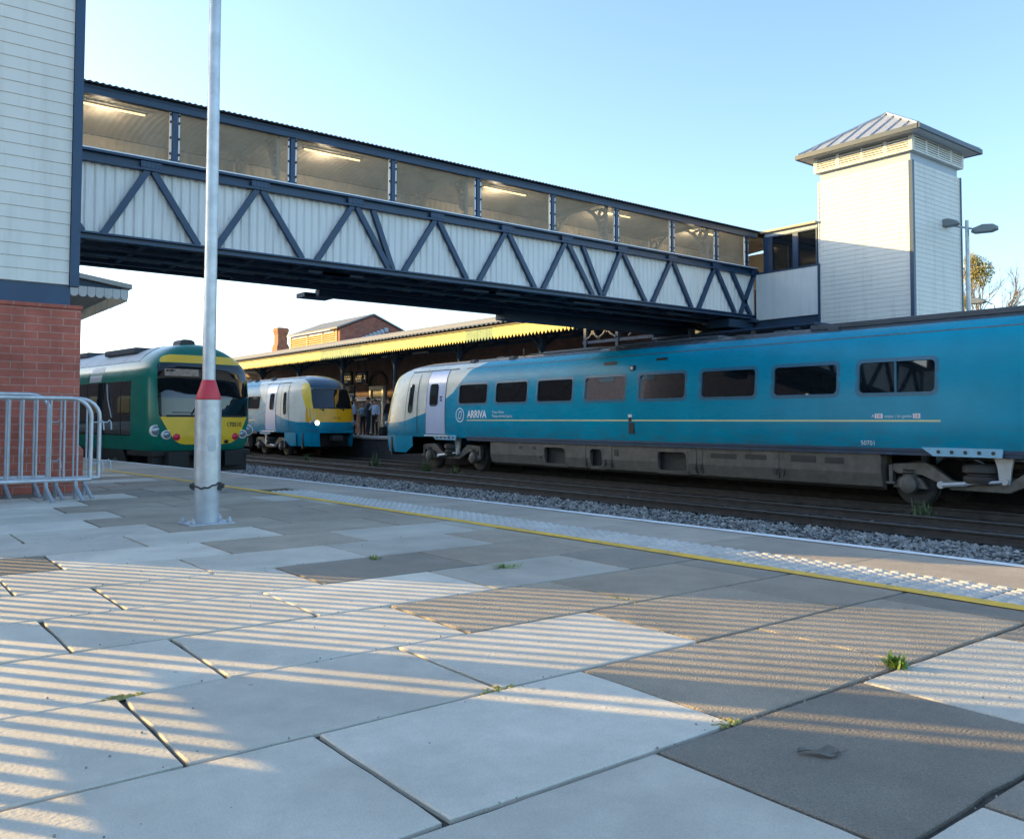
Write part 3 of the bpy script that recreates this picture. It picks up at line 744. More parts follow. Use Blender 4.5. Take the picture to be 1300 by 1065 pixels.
b = MB(); b.box(23.55, 23.65, 13.3, YF, 3.7, 6.17); P(b.build('rear_wall', M['beige'], fl))
b = MB(); b.box(XL + .6, XL + .66, 13.3, 14.1, 6.06, 6.1); P(b.build('strip_light', M['tube'], fl))
ft = thing('lift_tower', 'white boarded lift tower with louvres and hipped metal roof beyond the blue train', 'tower', (22.4, 11.9, 0))
X0, X1, Y0, Y1 = 21.1, 23.75, 10.6, 13.24
b = MB(); b.box(X0 + .02, X1 - .02, Y0 + .02, Y1 - .02, 0, 7.3)
boards(b, 'x', X0 + .02, Y0 + .07, Y1, 2.2, 7.3, .122, -1); boards(b, 'y', Y0 + .02, X0 + .07, X1, 2.2, 7.3, .122, -1)
boards(b, 'x', X1 - .02, Y0, Y1, 2.2, 7.3, .122, 1); boards(b, 'y', Y1 - .02, X0, X1, 2.2, 7.3, .122, 1)
P(b.build('weatherboarding', M['clad'], ft))
b = MB(); b.box(X0 - .03, X0 + .07, Y0 - .03, Y0 + .07, 2.1, 7.3); b.box(X0 - .02, X0 + .03, Y1 - .04, Y1 + .02, 2.1, 5.05); b.box(X1 - .03, X1 + .02, Y0 - .02, Y0 + .03, 2.1, 7.3); P(b.each('corner_trim', M['navy'], ft))
b = MB(); b.box(X0 - .02, X1 + .02, Y0 - .02, Y1 + .02, 0, 2.05); P(b.build('brick_base', M['brick'], ft))
tower_top(ft, X0, X1, Y0, Y1, 7.3)
for c in ft.children:
    if c.name.split('.')[0] in ('frieze', 'louvre', 'louvre_backing', 'roof', 'roof_seam', 'gutter'): P(c)

# ---------------------------------------------------------------- near platform canopy
nc = thing('platform_canopy', 'pale grey canopy with scalloped edge behind the brick base of the tower', 'canopy', (2.2, 16, 0))
def scallop(mb, axis, face, a0, a1, ztop, zb, pitch, th=.025, point=False, m=0, z_of=None, jit=0.):
    """row of vertical boards with rounded or pointed feet"""
    n = max(1, int(round((a1 - a0) / pitch))); pitch = (a1 - a0) / n
    for i in range(n):
        u0, u1 = a0 + i * pitch + .003, a0 + (i + 1) * pitch - .003; c = (u0 + u1) / 2; r = pitch / 2
        dz = random.Random(i).uniform(-jit, jit)
        if point: poly = [(u0, ztop), (u0, zb + r * 1.4 + dz), (c, zb + dz), (u1, zb + r * 1.4 + dz), (u1, ztop)]
        else: poly = [(u0, ztop)] + [(c - (c - u0) * math.cos(R(a)), zb + r * .9 * (1 - math.sin(R(a)))) for a in range(0, 181, 30)] + [(u1, ztop)]
        mm = m(c) if callable(m) else m
        off = random.Random(i + 5).uniform(0, .006)
        mb.prism(poly, face - off, face + th - off, axis, mm)
b = MB(); scallop(b, 'y', 16.0, 2.0, 4.0, 3.0, 2.82, .135); P(b.build('end_valance', M['greyval'], nc))
b = MB(); scallop(b, 'x', 3.98, 16.05, 44, 3.0, 2.80, .135); P(b.build('side_valance', M['greyval'], nc))
b = MB(); b.prism([(-.9, 3.72), (4.05, 3.02), (4.05, 3.1), (-.9, 3.8)], 15.97, 44, 'y'); P(b.build('roof', M['roofcor'], nc))
b = MB(); b.prism([(-.9, 3.3), (2.0, 3.0), (3.9, 2.99), (3.9, 3.03), (-.9, 3.68)], 16.06, 16.14, 'y')
for yy in (19.5, 23, 27, 31, 35, 39, 43): b.prism([(-.9, 3.3), (3.9, 2.95), (3.9, 3.03), (-.9, 3.68)], yy, yy + .12, 'y')
for yy in (19.5, 27, 35, 43): b.box(1.0, 1.16, yy - .2, yy - .01, 0, 3.3)
P(b.each('rafter', M['navy_dark'], nc))

# ---------------------------------------------------------------- island platform building and canopy
sb = thing('station_building', 'brown brick station building with white framed door under the yellow canopy', 'building', (24, 40, 0))
b = MB(); b.box(23.5, 29, 16.5, 66, 0, 5.0); P(b.build('wall', M['brick_old'], sb))
YD = None
def on_wall(px, X, yaw_=38.18):
    """y along a wall plane X for a photo column px (level with the eye)"""
    t = (px - 650) / F; a = math.atan(t) + yaw; return X / math.tan(a)
yd0, yd1 = on_wall(488.6, 23.47), on_wall(470.5, 23.47)
for nm, px0, px1, arch in (('door', 488.6, 470.5, True), ('doorway', 330, 318, False), ('doorway', 560, 545, False)):
    if nm != 'door': continue
    b = MB(); w_ = .16
    b.box(23.36, 23.499, yd0, yd0 + .2, 0, 2.62); b.box(23.36, 23.499, yd1 - .2, yd1, 0, 2.62); b.box(23.36, 23.499, yd0 + .201, yd1 - .201, 2.42, 2.62); b.box(23.38, 23.499, yd0 + .201, yd1 - .201, 1.83, 1.92)
    fr = P(b.build('door_frame', M['cream'], sb))
    b = MB(); b.box(23.44, 23.49, yd0 + .2, yd1 - .2, 0, 2.42); dd = b.build('door', M['grime'], fr); dd.data.transform(Matrix.Translation(-Vector(sb.location)))
    b = MB(); n = 12; yc_ = (yd0 + yd1) / 2; hw_ = (yd1 - yd0) / 2 + .1
    outer = [(yc_ - hw_ - .25 + 0, 2.62)] + [(yc_ - (hw_ + .25) * math.cos(math.pi * k / n), 2.7 + .95 * math.sin(math.pi * k / n)) for k in range(n + 1)]
    for k in range(n):
        a0, a1 = math.pi * k / n, math.pi * (k + 1) / n
        f = lambda a, e: (yc_ - (hw_ + e) * math.cos(a), 2.66 + (.62 + e) * math.sin(a))
        b.prism([f(a0, 0), f(a1, 0), f(a1, .2), f(a0, .2)], 23.44, 23.499, 'x')
    P(b.build('door_arch', M['brick_dark'], sb))
b = MB()
for ya, yb in ((44.5, 46), (48, 49.5), (22, 23.5), (26.5, 28)):
    b.box(23.44, 23.499, ya, yb, .9, 2.7)
P(b.each('window', M['glass_dark'], sb))
# canopy
cp = thing('station_canopy', 'long yellow boarded canopy with saw-tooth edge above the far platform', 'canopy', (20, 22, 3.5))
XV, YV0, YV1 = 19.6, 21.5, 64
def vm(c):
    return 1 if (36.6 < c < 40.9) or (26.2 < c < 28.0) else 0
b = MB(); scallop(b, 'x', XV, YV0, YV1, 4.27, 3.80, .20, .03, True, vm, jit=.012); P(b.build('valance', [M['valance'], M['valance_g']], cp, fix=False))
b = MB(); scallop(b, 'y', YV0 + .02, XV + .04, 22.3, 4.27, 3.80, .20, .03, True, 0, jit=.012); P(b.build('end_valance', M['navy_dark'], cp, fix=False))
b = MB(); b.box(XV - .05, XV + .06, YV0 - .02, YV1, 4.275, 4.33); P(b.build('gutter', M['dark'], cp))
b = MB(); rows = []; y = YV0 - .05
while y < YV1:
    a = math.sin(2 * math.pi * y / .30); rows.append([(XV - .16, y, 4.405 + .04 * a), (XV - .02, y, 4.45 + .03 * a), (XV + .2, y, 4.51 + .008 * a), (21.0, y, 4.81 + .006 * a), (22.6, y, 5.27 + .006 * a), (24.6, y, 4.9 + .006 * a)]); y += .05
b.grid(rows); P(b.build('roof_sheet', M['asb'], cp, smooth=60))
b = MB(); b.prism([(XV + .05, 4.0), (23.45, 4.3), (23.45, 5.0), (22.6, 5.15), (XV + .05, 4.30)], YV0 + .06, YV0 + .14, 'y')
y = YV0 + 3.2
while y < YV1:
    b.prism([(XV + .05, 4.12), (23.45, 4.12), (23.45, 4.26), (XV + .05, 4.26)], y, y + .14, 'y')
    b.bar((20.9, y + .07, 3.5), (20.1, y + .07, 4.1), .07, .09); b.bar((20.9, y + .07, 3.5), (21.9, y + .07, 4.1), .07, .09); y += 5.4
for xx in (20.5, 21.6, 22.7): b.box(xx, xx + .09, YV0 + .15, YV1, 4.0, 4.115)
P(b.each('truss', M['navy_dark'], cp))
y = YV0 + 3.2
while y < YV1:
    b = MB(); b.lathe([(.16, 0), (.16, .3), (.1, .36), (.09, 3.3), (.16, 3.45), (.2, 3.5), (.2, 4.11)], (20.9, y + .07, 0), 12); P(b.build('column', M['navy_dark'], cp, smooth=30)); y += 5.4
for yy in (36.5, 39.4, 33.6):
    b = MB(); b.box(21.4, 21.5, yy, yy + 1.3, 3.86, 3.92); P(b.build('strip_light', M['iron'], cp))
# dark steel shelter frame continuing under the bridge
sh = thing('platform_shelter', 'dark steel shelter frame with pale brackets beneath the far bridge end', 'shelter', (20, 16, 0))
b = MB(); b.box(19.7, 23.4, 18.15, 21.3, 4.2, 4.27); b.box(19.7, 23.4, 12.5, 18.1, 3.22, 3.28); b.box(23.42, 23.49, 13.3, 21.4, 0, 4.25)
for yy in (13, 15.4, 17.9): b.box(19.75, 19.87, yy, yy + .12, 0, 3.21)
for yy in (19.6, 21.1): b.box(19.75, 19.87, yy, yy + .12, 0, 4.19)
for yy in (18.3, 19.5, 20.8): b.box(19.88, 23.4, yy, yy + .1, 3.95, 4.1)
for xx in (19.78, 21.3): b.box(xx, xx + .08, 18.1, 21.3, 3.3, 3.4); b.box(xx, xx + .08, 18.1, 21.3, 3.85, 3.94); b.box(xx, xx + .08, 12.5, 18.1, 2.9, 3.0)
P(b.build('frame', M['navy_dark'], sh))
for yy, zz, sc_ in ((18.7, 3.42, .9), (20.1, 3.42, .9), (20.75, 3.42, .7), (16.6, 2.95, .6), (14.4, 2.95, .6)):
    b = MB()
    for s_ in (-1, 1):
        pts = [(yy + s_ * sc_ * u, zz + sc_ * v) for u, v in ((.02, .42), (.08, .3), (.2, .16), (.38, .08), (.46, .02))]
        for p0, p1 in zip(pts, pts[1:]): b.bar((19.74, *p0), (19.74, *p1), .05, .06, (1, 0, 0))
    b.prism([(yy - .1 * sc_, zz + .42 * sc_), (yy + .1 * sc_, zz + .42 * sc_), (yy, zz + .2 * sc_)], 19.72, 19.76, 'x')
    P(b.build('bracket', M['grime2'], sh))
# brick gable with louvred clerestory
gx, gy0, gy1 = 24.0, 47.5, 54.7
gb = thing('gabled_roof_block', 'brick gable with ochre louvres and slate roof rising behind the canopy', 'building', (26, 50, 4.5))
b = MB(); b.prism([(gx + .02, 4.6), (28.6, 4.6), (28.6, 6.35), (26.3, 7.24), (gx + .02, 6.3)], gy0, gy0 + .35, 'y'); P(b.build('gable_wall', M['brick_gable'], gb))
b = MB(); b.box(gx + .06, 28.5, gy0 + .36, gy1, 4.6, 6.12); P(b.build('wall', M['brick_old'], gb))
b = MB()
for k in range(8): b.prism([(gx - .02, 5.2 + k * .125), (gx + .055, 5.27 + k * .125), (gx + .055, 5.31 + k * .125), (gx - .02, 5.235 + k * .125)], gy0 + .4, gy1 - .1, 'y')
for yy in (gy0 + .36, gy0 + 2.3, gy0 + 4.5, gy1 - .1): b.box(gx - .03, gx + .055, yy, yy + .1, 5.15, 6.22)
b.box(gx - .03, gx + .055, gy0 + .36, gy1, 6.223, 6.32)
P(b.build('louvre', M['louvre'], gb))
b = MB(); b.prism([(gx - .25, 6.3), (26.3, 7.3), (28.9, 6.25), (28.9, 6.33), (26.3, 7.4), (gx - .25, 6.4)], gy0 - .12, gy1 + .1, 'y'); P(b.build('roof', M['slate'], gb))
b = MB(); b.prism([(gx + .1, 5.05), (27.3, 6.45), (27.3, 6.55), (gx + .1, 5.35)], gy0 - .12, gy0 - .005, 'y')
for k in range(12):
    u = k / 12; b.box(gx + .15 + 3.1 * u, gx + .45 + 3.1 * u, gy0 - .16, gy0 - .121, 5.1 + 1.3 * u, 5.36 + 1.3 * u)
P(b.build('lead_flashing', M['friezeblue'], gb))
ch = thing('chimney', 'tall orange brick chimney stack rising behind the canopy roof', 'chimney', (25.4, 60.2, 4.6))
b = MB()
def chm(x, y, w, z0, z1): b.box(x - w, x + w, y - w, y + w, z0, z1)
chm(25.7, 60.3, .47, 4.6, 6.15); chm(25.7, 60.3, .43, 6.15, 6.3); chm(25.7, 60.3, .36, 6.3, 7.05); chm(25.7, 60.3, .40, 7.05, 7.2); chm(25.7, 60.3, .44, 7.2, 7.45); chm(25.7, 60.3, .38, 7.45, 7.52)
P(b.build('stack', M['brick_orange'], ch))

# ---------------------------------------------------------------- objects outside the view that cast the evening shade
ob = thing('shade_block', 'added unseen brick block west of the near platform, shading the trains', 'building', (-16, 60, 0))  # added block, out of view, sized to keep the low sun off the trains
b = MB(); b.prism([(-12, 31), (-12, 125), (-21, 125), (-21, 42), (-15, 42), (-15, 31)], -1.8, 16.0, 'z'); P(b.build('wall', M['brick_old'], ob))
b = MB(); b.prism([(-11.7, 30.7), (-11.7, 125.3), (-21.3, 125.3), (-21.3, 41.7), (-15.3, 41.7), (-15.3, 30.7)], 16.01, 16.15, 'z'); P(b.build('roof', M['slate'], ob))
b = MB()
for yy in range(33, 124, 4):
    for zz in (1.2, 4.8, 8.4, 12.0): b.box(-12.06, -11.97, yy, yy + 1.6, zz, zz + 2.0)
P(b.each('window', M['glass_dark'], ob))
RX = -.9
rl = thing('slatted_railing', 'blue barred railing with boarded notices at the back of the platform', 'railing', (RX, 6, 0))
b = MB(); y = 1.6; pb = MB(); pb.box(-.003, .003, 0, .058, .1, 1.70); BAR = pb.mesh('bar', M['navy'])
while y < 7.5:
    o = bpy.data.objects.new('bar', BAR); COL.objects.link(o); o.parent = rl; o.location = (0, y - 6, 0); y += .137
b = MB(); b.box(RX - .02, RX + .02, 1.5, 7.5, .05, .10); P(b.build('rail', M['navy'], rl))
b = MB(); b.box(RX - .02, RX + .02, 1.5, 7.5, 1.70, 1.74); P(b.build('rail', M['navy'], rl))
for yy, w_ in ((5.25, .22), (1.5, .1), (7.5, .12)):
    b = MB(); b.box(RX - .03, RX + .03, yy, yy + w_, 0, 1.76); P(b.build('post', M['navy'], rl))
for a_, c_, z_ in ((4.02, 4.93, .655), (1.7, 4.0, .52)):
    b = MB(); b.box(RX - .035, RX - .01, a_, c_, z_, 1.66); P(b.build('notice_board', M['white'], rl))
bw = tag(MB.build((lambda m_: (m_.box(-1.0, RX, 7.62, 10.2, 0, 1.9), m_)[1])(MB()), 'brick_wall', M['brick']), 'low brick wall beside the near tower', 'wall')
# ---------------------------------------------------------------- trains (z here is height above rail; tip of the nose at y = 0, body runs to +y)
def livery_mat(name, blue, white, roof):
    m = bpy.data.materials.new(name); m.use_nodes = True
    nt = m.node_tree; L = nt.links; b = nt.nodes['Principled BSDF']
    b.inputs['Roughness'].default_value = .25; b.inputs['Specular IOR Level'].default_value = .14; b.inputs['Coat Weight'].default_value = .0; b.inputs['Coat Roughness'].default_value = .06
    tc = nd(nt, 'ShaderNodeTexCoord'); sp = nd(nt, 'ShaderNodeSeparateXYZ'); L.new(tc.outputs['Object'], sp.inputs[0])
    dv = nd(nt, 'ShaderNodeMath', op='MULTIPLY'); dv.inputs[1].default_value = .1; L.new(sp.outputs[1], dv.inputs[0])
    fc = nt.nodes.new('ShaderNodeFloatCurve'); L.new(dv.outputs[0], fc.inputs['Value'])
    cv = fc.mapping.curves[0]; tab = [(0, 1.56), (1.31, 1.56), (2.14, 1.63), (3.4, 1.88), (4.3, 2.2), (4.75, 2.38), (5.14, 2.57), (5.55, 2.93), (5.9, 3.25), (6.5, 3.55), (7.2, 3.68), (7.4, 5.0)]
    cv.points[0].location = (tab[0][0] / 10, tab[0][1] / 5); cv.points[1].location = (1, 1)
    for y, z in tab[1:]: cv.points.new(y / 10, z / 5)
    for p in cv.points: p.handle_type = 'VECTOR'
    fc.mapping.update()
    z5 = nd(nt, 'ShaderNodeMath', op='MULTIPLY'); z5.inputs[1].default_value = .2; L.new(sp.outputs[2], z5.inputs[0])
    gt = nd(nt, 'ShaderNodeMath', op='GREATER_THAN'); L.new(z5.outputs[0], gt.inputs[0]); L.new(fc.outputs[0], gt.inputs[1])
    n = nd(nt, 'ShaderNodeTexNoise', Scale=1.3, Detail=6.); L.new(tc.outputs['Object'], n.inputs['Vector'])
    r = nd(nt, 'ShaderNodeMapRange'); r.inputs['From Min'].default_value = .3; r.inputs['From Max'].default_value = .7; r.inputs['To Min'].default_value = .9; r.inputs['To Max'].default_value = 1.1
    L.new(n.outputs['Fac'], r.inputs['Value'])
    m1 = nt.nodes.new('ShaderNodeMix'); m1.data_type = 'RGBA'; m1.inputs[6].default_value = (*blue, 1); m1.inputs[7].default_value = (*white, 1); L.new(gt.outputs[0], m1.inputs[0])
    g2 = nd(nt, 'ShaderNodeMath', op='GREATER_THAN'); g2.inputs[1].default_value = 3.53; L.new(sp.outputs[2], g2.inputs[0])
    m2 = nt.nodes.new('ShaderNodeMix'); m2.data_type = 'RGBA'; m2.inputs[7].default_value = (*roof, 1); L.new(g2.outputs[0], m2.inputs[0]); L.new(m1.outputs[2], m2.inputs[6])
    m3 = nt.nodes.new('ShaderNodeMix'); m3.data_type = 'RGBA'; m3.blend_type = 'MULTIPLY'; m3.inputs[0].default_value = 1
    cb = nd(nt, 'ShaderNodeCombineColor')
    for i in range(3): L.new(r.outputs['Result'], cb.inputs[i])
    L.new(m2.outputs[2], m3.inputs[6]); L.new(cb.outputs[0], m3.inputs[7])
    # road dirt thrown up on the lower panels
    n2 = nd(nt, 'ShaderNodeTexNoise', Scale=2.2, Detail=8., Roughness=.75); mp = nd(nt, 'ShaderNodeMapping'); mp.inputs['Scale'].default_value = (1, .6, 2.5)
    L.new(tc.outputs['Object'], mp.inputs[0]); L.new(mp.outputs[0], n2.inputs['Vector'])
    hr = nd(nt, 'ShaderNodeMapRange'); hr.inputs['From Min'].default_value = 1.75; hr.inputs['From Max'].default_value = 1.08; hr.inputs['To Max'].default_value = .75; L.new(sp.outputs[2], hr.inputs['Value'])
    nr = nd(nt, 'ShaderNodeMapRange'); nr.inputs['From Min'].default_value = .38; nr.inputs['From Max'].default_value = .75; L.new(n2.outputs['Fac'], nr.inputs['Value'])
    ml = nd(nt, 'ShaderNodeMath', op='MULTIPLY'); L.new(hr.outputs[0], ml.inputs[0]); L.new(nr.outputs[0], ml.inputs[1])
    m4 = nt.nodes.new('ShaderNodeMix'); m4.data_type = 'RGBA'; m4.inputs[7].default_value = (.06, .07, .065, 1); L.new(ml.outputs[0], m4.inputs[0]); L.new(m3.outputs[2], m4.inputs[6])
    L.new(m4.outputs[2], b.inputs['Base Color'])
    ro = nd(nt, 'ShaderNodeMapRange'); ro.inputs['To Min'].default_value = .2; ro.inputs['To Max'].default_value = .36; L.new(n2.outputs['Fac'], ro.inputs['Value']); L.new(ro.outputs[0], b.inputs['Roughness'])
    return m
BLUE = (.0, .27, .41)
M['livery'] = livery_mat('blue_and_cream_train_paint', BLUE, (.72, .69, .57), (.07, .085, .10))
M['tblue'] = mat('train_blue_paint', BLUE, .3, var=.08, spec=.15, dirt=(.03, .09, .12), ds=2, damt=.4)
M['lav'] = mat('lavender_door_paint', (.50, .56, .72), .3, var=.05, coat=.4)
M['creamp'] = mat('cream_train_paint', (.72, .70, .60), .3, var=.05, coat=.4)
M['tyel'] = mat('warning_yellow_paint', (.84, .42, .01), .35, var=.06, coat=.3, dirt=(.45, .25, .03), ds=3, damt=.3)
M['tyel2'] = mat('lemon_warning_panel', (.86, .56, .03), .35, var=.05, coat=.3, dirt=(.5, .42, .08), ds=3, damt=.3)
M['nosedark'] = mat('dark_blue_nose_dome', (.016, .05, .085), .28, var=.1, coat=.4)
M['tgreen'] = mat('dark_green_train_paint', (.006, .17, .13), .25, var=.08, spec=.25, coat=.15, dirt=(.03, .08, .06), ds=1.5, damt=.35)
M['troof'] = mat('pale_train_roof', (.48, .49, .48), .5, var=.1, vs=1.5, dirt=(.25, .25, .24), ds=1.2, damt=.5)
M['droof'] = mat('dark_roof_equipment', (.06, .075, .09), .6, var=.2)
M['stripe'] = mat('pale_gold_stripe', (.72, .66, .34), .4, var=.05)
M['bracket'] = mat('pale_blue_bracket_plate', (.22, .47, .62), .45, var=.12, vs=6)
M['seat'] = mat('dark_seat_fabric', (.03, .045, .08), .9, var=.3)
M['inner'] = mat('train_interior_panels', (.22, .23, .23), .6, var=.1)

class Shell:
    """lofted carriage body: level table (z, half width, nose set-back), plan table (x fraction, y)"""
    def __init__(s, levels, plan, L):
        s.lv, s.plan, s.L = levels, plan, L
        s.HW = [(a, b) for a, b, c in levels]; s.SB = [(a, c) for a, b, c in levels]
    def hw(s, z): return lerp_tab(s.HW, z)
    def y_of(s, xn, y, z): return y + lerp_tab(s.SB, z) * max(0., 1 - y / 3.2)
    def front_y(s, x, z):
        xn = min(1, abs(x) / max(s.hw(z), 1e-3)); t = [(p[0], p[1]) for p in s.plan if p[0] < .9999] + [(1, 2.3)]
        return s.y_of(xn, lerp_tab(t, xn), z)
    def shell(s, stations, zs, holes, z_hole):
        pl = [(xn, y) for xn, y in s.plan] + [(1, y) for y in stations]
        cols = [(-xn, y) for xn, y in reversed(pl)] + [(xn, y) for xn, y in pl[1:]]
        b = MB(); rows = [[(s.hw(z) * xn, s.y_of(abs(xn), y, z), z) for xn, y in cols] for z in zs]
        n = len(cols); o = 0
        b.v = [p for r in rows for p in r]
        for i in range(len(zs) - 1):
            for j in range(n - 1):
                if abs(abs(cols[j][0]) - 1) < 1e-6 and abs(abs(cols[j + 1][0]) - 1) < 1e-6 and zs[i] >= z_hole[0] - 1e-4 and zs[i + 1] <= z_hole[1] + 1e-4:
                    a, c = sorted((cols[j][1], cols[j + 1][1]))
                    if any(a >= h0 - 1e-4 and c <= h1 + 1e-4 for h0, h1 in holes): continue
                b.f.append([i * n + j, i * n + j + 1, (i + 1) * n + j + 1, (i + 1) * n + j]); b.m.append(0)
        b.f.append(list(range(n))[::-1]); b.m.append(0)                      # floor
        b.f.append([i * n for i in range(len(zs))]); b.m.append(0)            # rear cap, by strips
        b.f[-1] = [i * n for i in range(len(zs))] + [i * n + n - 1 for i in reversed(range(len(zs)))]
        return b
    def patch(s, zrows, off, nx=14):
        """panel on the nose: rows of (z, xl, xr)"""
        b = MB(); rows = []; nx = max(nx, 24); off += .003
        L_ = [(z, xl) for z, xl, xr in zrows]; R_ = [(z, xr) for z, xl, xr in zrows]; za, zb_ = zrows[0][0], zrows[-1][0]
        zz = sorted(set([round(z, 4) for z, a, c in zrows] + [round(l[0], 4) for l in s.lv if za < l[0] < zb_] + [round(za + (zb_ - za) * k / 12, 4) for k in range(13)]))
        for z, xl, xr in [(z, lerp_tab(L_, z), lerp_tab(R_, z)) for z in zz]:
            row = []
            for k in range(nx + 1):
                x = xl + (xr - xl) * k / nx; e = .01; fx_ = (s.front_y(x + e, z) - s.front_y(x - e, z)) / (2 * e); fz_ = (s.front_y(x, z + e) - s.front_y(x, z - e)) / (2 * e); q_ = math.sqrt(1 + fx_ * fx_ + fz_ * fz_)
                row.append((x + off * fx_ / q_, s.front_y(x, z) - off / q_, z + off * fz_ / q_))
            rows.append(row)
        b.grid(rows); return b
    def side(s, poly, sgn, off=.004, thick=0):
        """flat outline (y,z) laid on the body side, following its curve"""
        b = MB(); n = len(poly)
        vs = [(sgn * (s.hw(z) + off), y, z) for y, z in poly]
        b.add(vs, [tuple(range(n))]); return b
def sweep(s, zs, y0f, y1f, sgn, off, ny=1):
    """curved side panel between y0(z) and y1(z)"""
    b = MB(); rows = [[(sgn * (s.hw(z) + off), y0f(z) + (y1f(z) - y0f(z)) * k / ny, z) for k in range(ny + 1)] for z in zs]
    b.grid(rows)
    # returns at the edges
    edge = [r[0] for r in rows] + [rows[-1][-1]] + [r[-1] for r in reversed(rows[:-1])]
    n = len(edge); inn = [(p[0] - sgn * (off + .01), p[1], p[2]) for p in edge]
    b.add(edge + inn, [(i, (i + 1) % n, n + (i + 1) % n, n + i) for i in range(n)])
    return b

def rr_grid(y0, y1, z0, z1, r, f, n=6):
    """rounded rectangle as a fine grid so that it follows a curved side; f(y, z) -> x"""
    b = MB(); rows = []; zs = [z0 + r * (1 - math.cos(R(90 * k / n))) for k in range(n + 1)] + [z0 + r + (z1 - z0 - 2 * r) * k / 6 for k in range(1, 6)] + [z1 - r + r * math.sin(R(90 * k / n)) for k in range(n + 1)]
    for z in zs:
        d = max(0, z0 + r - z, z - (z1 - r)); e = r - math.sqrt(max(0, r * r - d * d))
        rows.append([(f(y0 + e + (y1 - y0 - 2 * e) * k / 4, z), y0 + e + (y1 - y0 - 2 * e) * k / 4, z) for k in range(5)])
    b.grid(rows); return b
def bogie(parent, yc):
    b = MB(); W = 1.02
    for s in (-1, 1):
        up = [(-1.62, .82), (-1.0, .86), (-.85, .80), (-.5, .55), (-.2, .50), (.2, .50), (.5, .55), (.85, .80), (1.0, .86), (1.62, .82), (1.66, .72), (1.55, .63), (1.05, .62), (.78, .50), (.5, .37), (-.5, .37), (-.78, .5), (-1.05, .62), (-1.55, .63), (-1.66, .72)]
        b.prism([(yc + u, v) for u, v in up], s * (W - .07), s * (W + .07), 'x')
        b.box(0, s * W, yc - .18, yc + .18, .42, .58)
        for e in (-1, 1):
            b.box(s * (W - .06), s * (W + .09), yc + e * 1.66 - .04, yc + e * 1.66 + .04, .45, .8)
            b.box(s * (W + .0), s * (W + .12), yc + e * 1.66 - .10, yc + e * 1.66 + .1, .42, .47)
    bo = b.build('bogie_frame', M['grime2'], parent, bevel=.012)
    b = MB()
    for s in (-1, 1):
        for e in (-1, 1):
            y = yc + e * 1.3
            b.lathe([(.14, -.02), (.17, 0), (.17, .14), (.12, .17), (.05, .18)] if s > 0 else [(.14, .02), (.17, 0), (.17, -.14), (.12, -.17), (.05, -.18)], (s * (W + .0), y, .43), 14, axis='x')
            b.lathe([(.15, 0), (.15, .05), (.11, .07), (.15, .1), (.11, .12), (.15, .16)], (s * W, y, .56), 12)
            b.prism([(y - .34, .36), (y + .34, .36), (y + .2, .56), (y - .2, .56)], s * (W - .05), s * (W + .05), 'x')
    b.each('axle_box', M['grime'], bo, smooth=30)
    b = MB()
    for s in (-1, 1): b.lathe([(.30, 0), (.33, .06), (.33, .12), (.26, .14), (.26, .17), (.34, .2), (.34, .3), (.3, .34)], (s * .95, yc, .52), 20)
    b.each('air_spring', M['dark'], bo, smooth=30)
    b = MB()
    for s in (-1, 1):
        b.tube([(s * (W + .14), yc - .62, .46), (s * (W + .14), yc - .2, .50)], .05); b.tube([(s * (W + .14), yc - .2, .50), (s * (W + .14), yc + .42, .57)], .032)
        b.lathe([(.07, -.04), (.07, .06)], (s * (W + .1), yc - .66, .46), 10, axis='x'); b.lathe([(.06, -.04), (.06, .06)], (s * (W + .1), yc + .46, .575), 10, axis='x')
        b.prism([(yc + .26, 1.07), (yc + .62, 1.07), (yc + .56, .78), (yc + .53, .52), (yc + .36, .52), (yc + .33, .8)], s * (W + .06), s * (W + .12), 'x')
    b.each('damper', M['galv_dull'], bo, smooth=30)
    for e in (-1, 1):
        b = MB(); y = yc + e * 1.3
        for s in (-1, 1):
            pr = [(.10, .12), (.38, .10), (.42, .065), (.425, .06), (.425, -.02), (.45, -.03), (.45, -.06), (.1, -.08)]
            b.lathe([(r, s * z) for r, z in pr], (s * .7535, y, .43), 28, axis='x')
        b.tube([(-.8, y, .43), (.8, y, .43)], .085, 10)
        b.build('wheelset', M['dark'], parent, smooth=30)

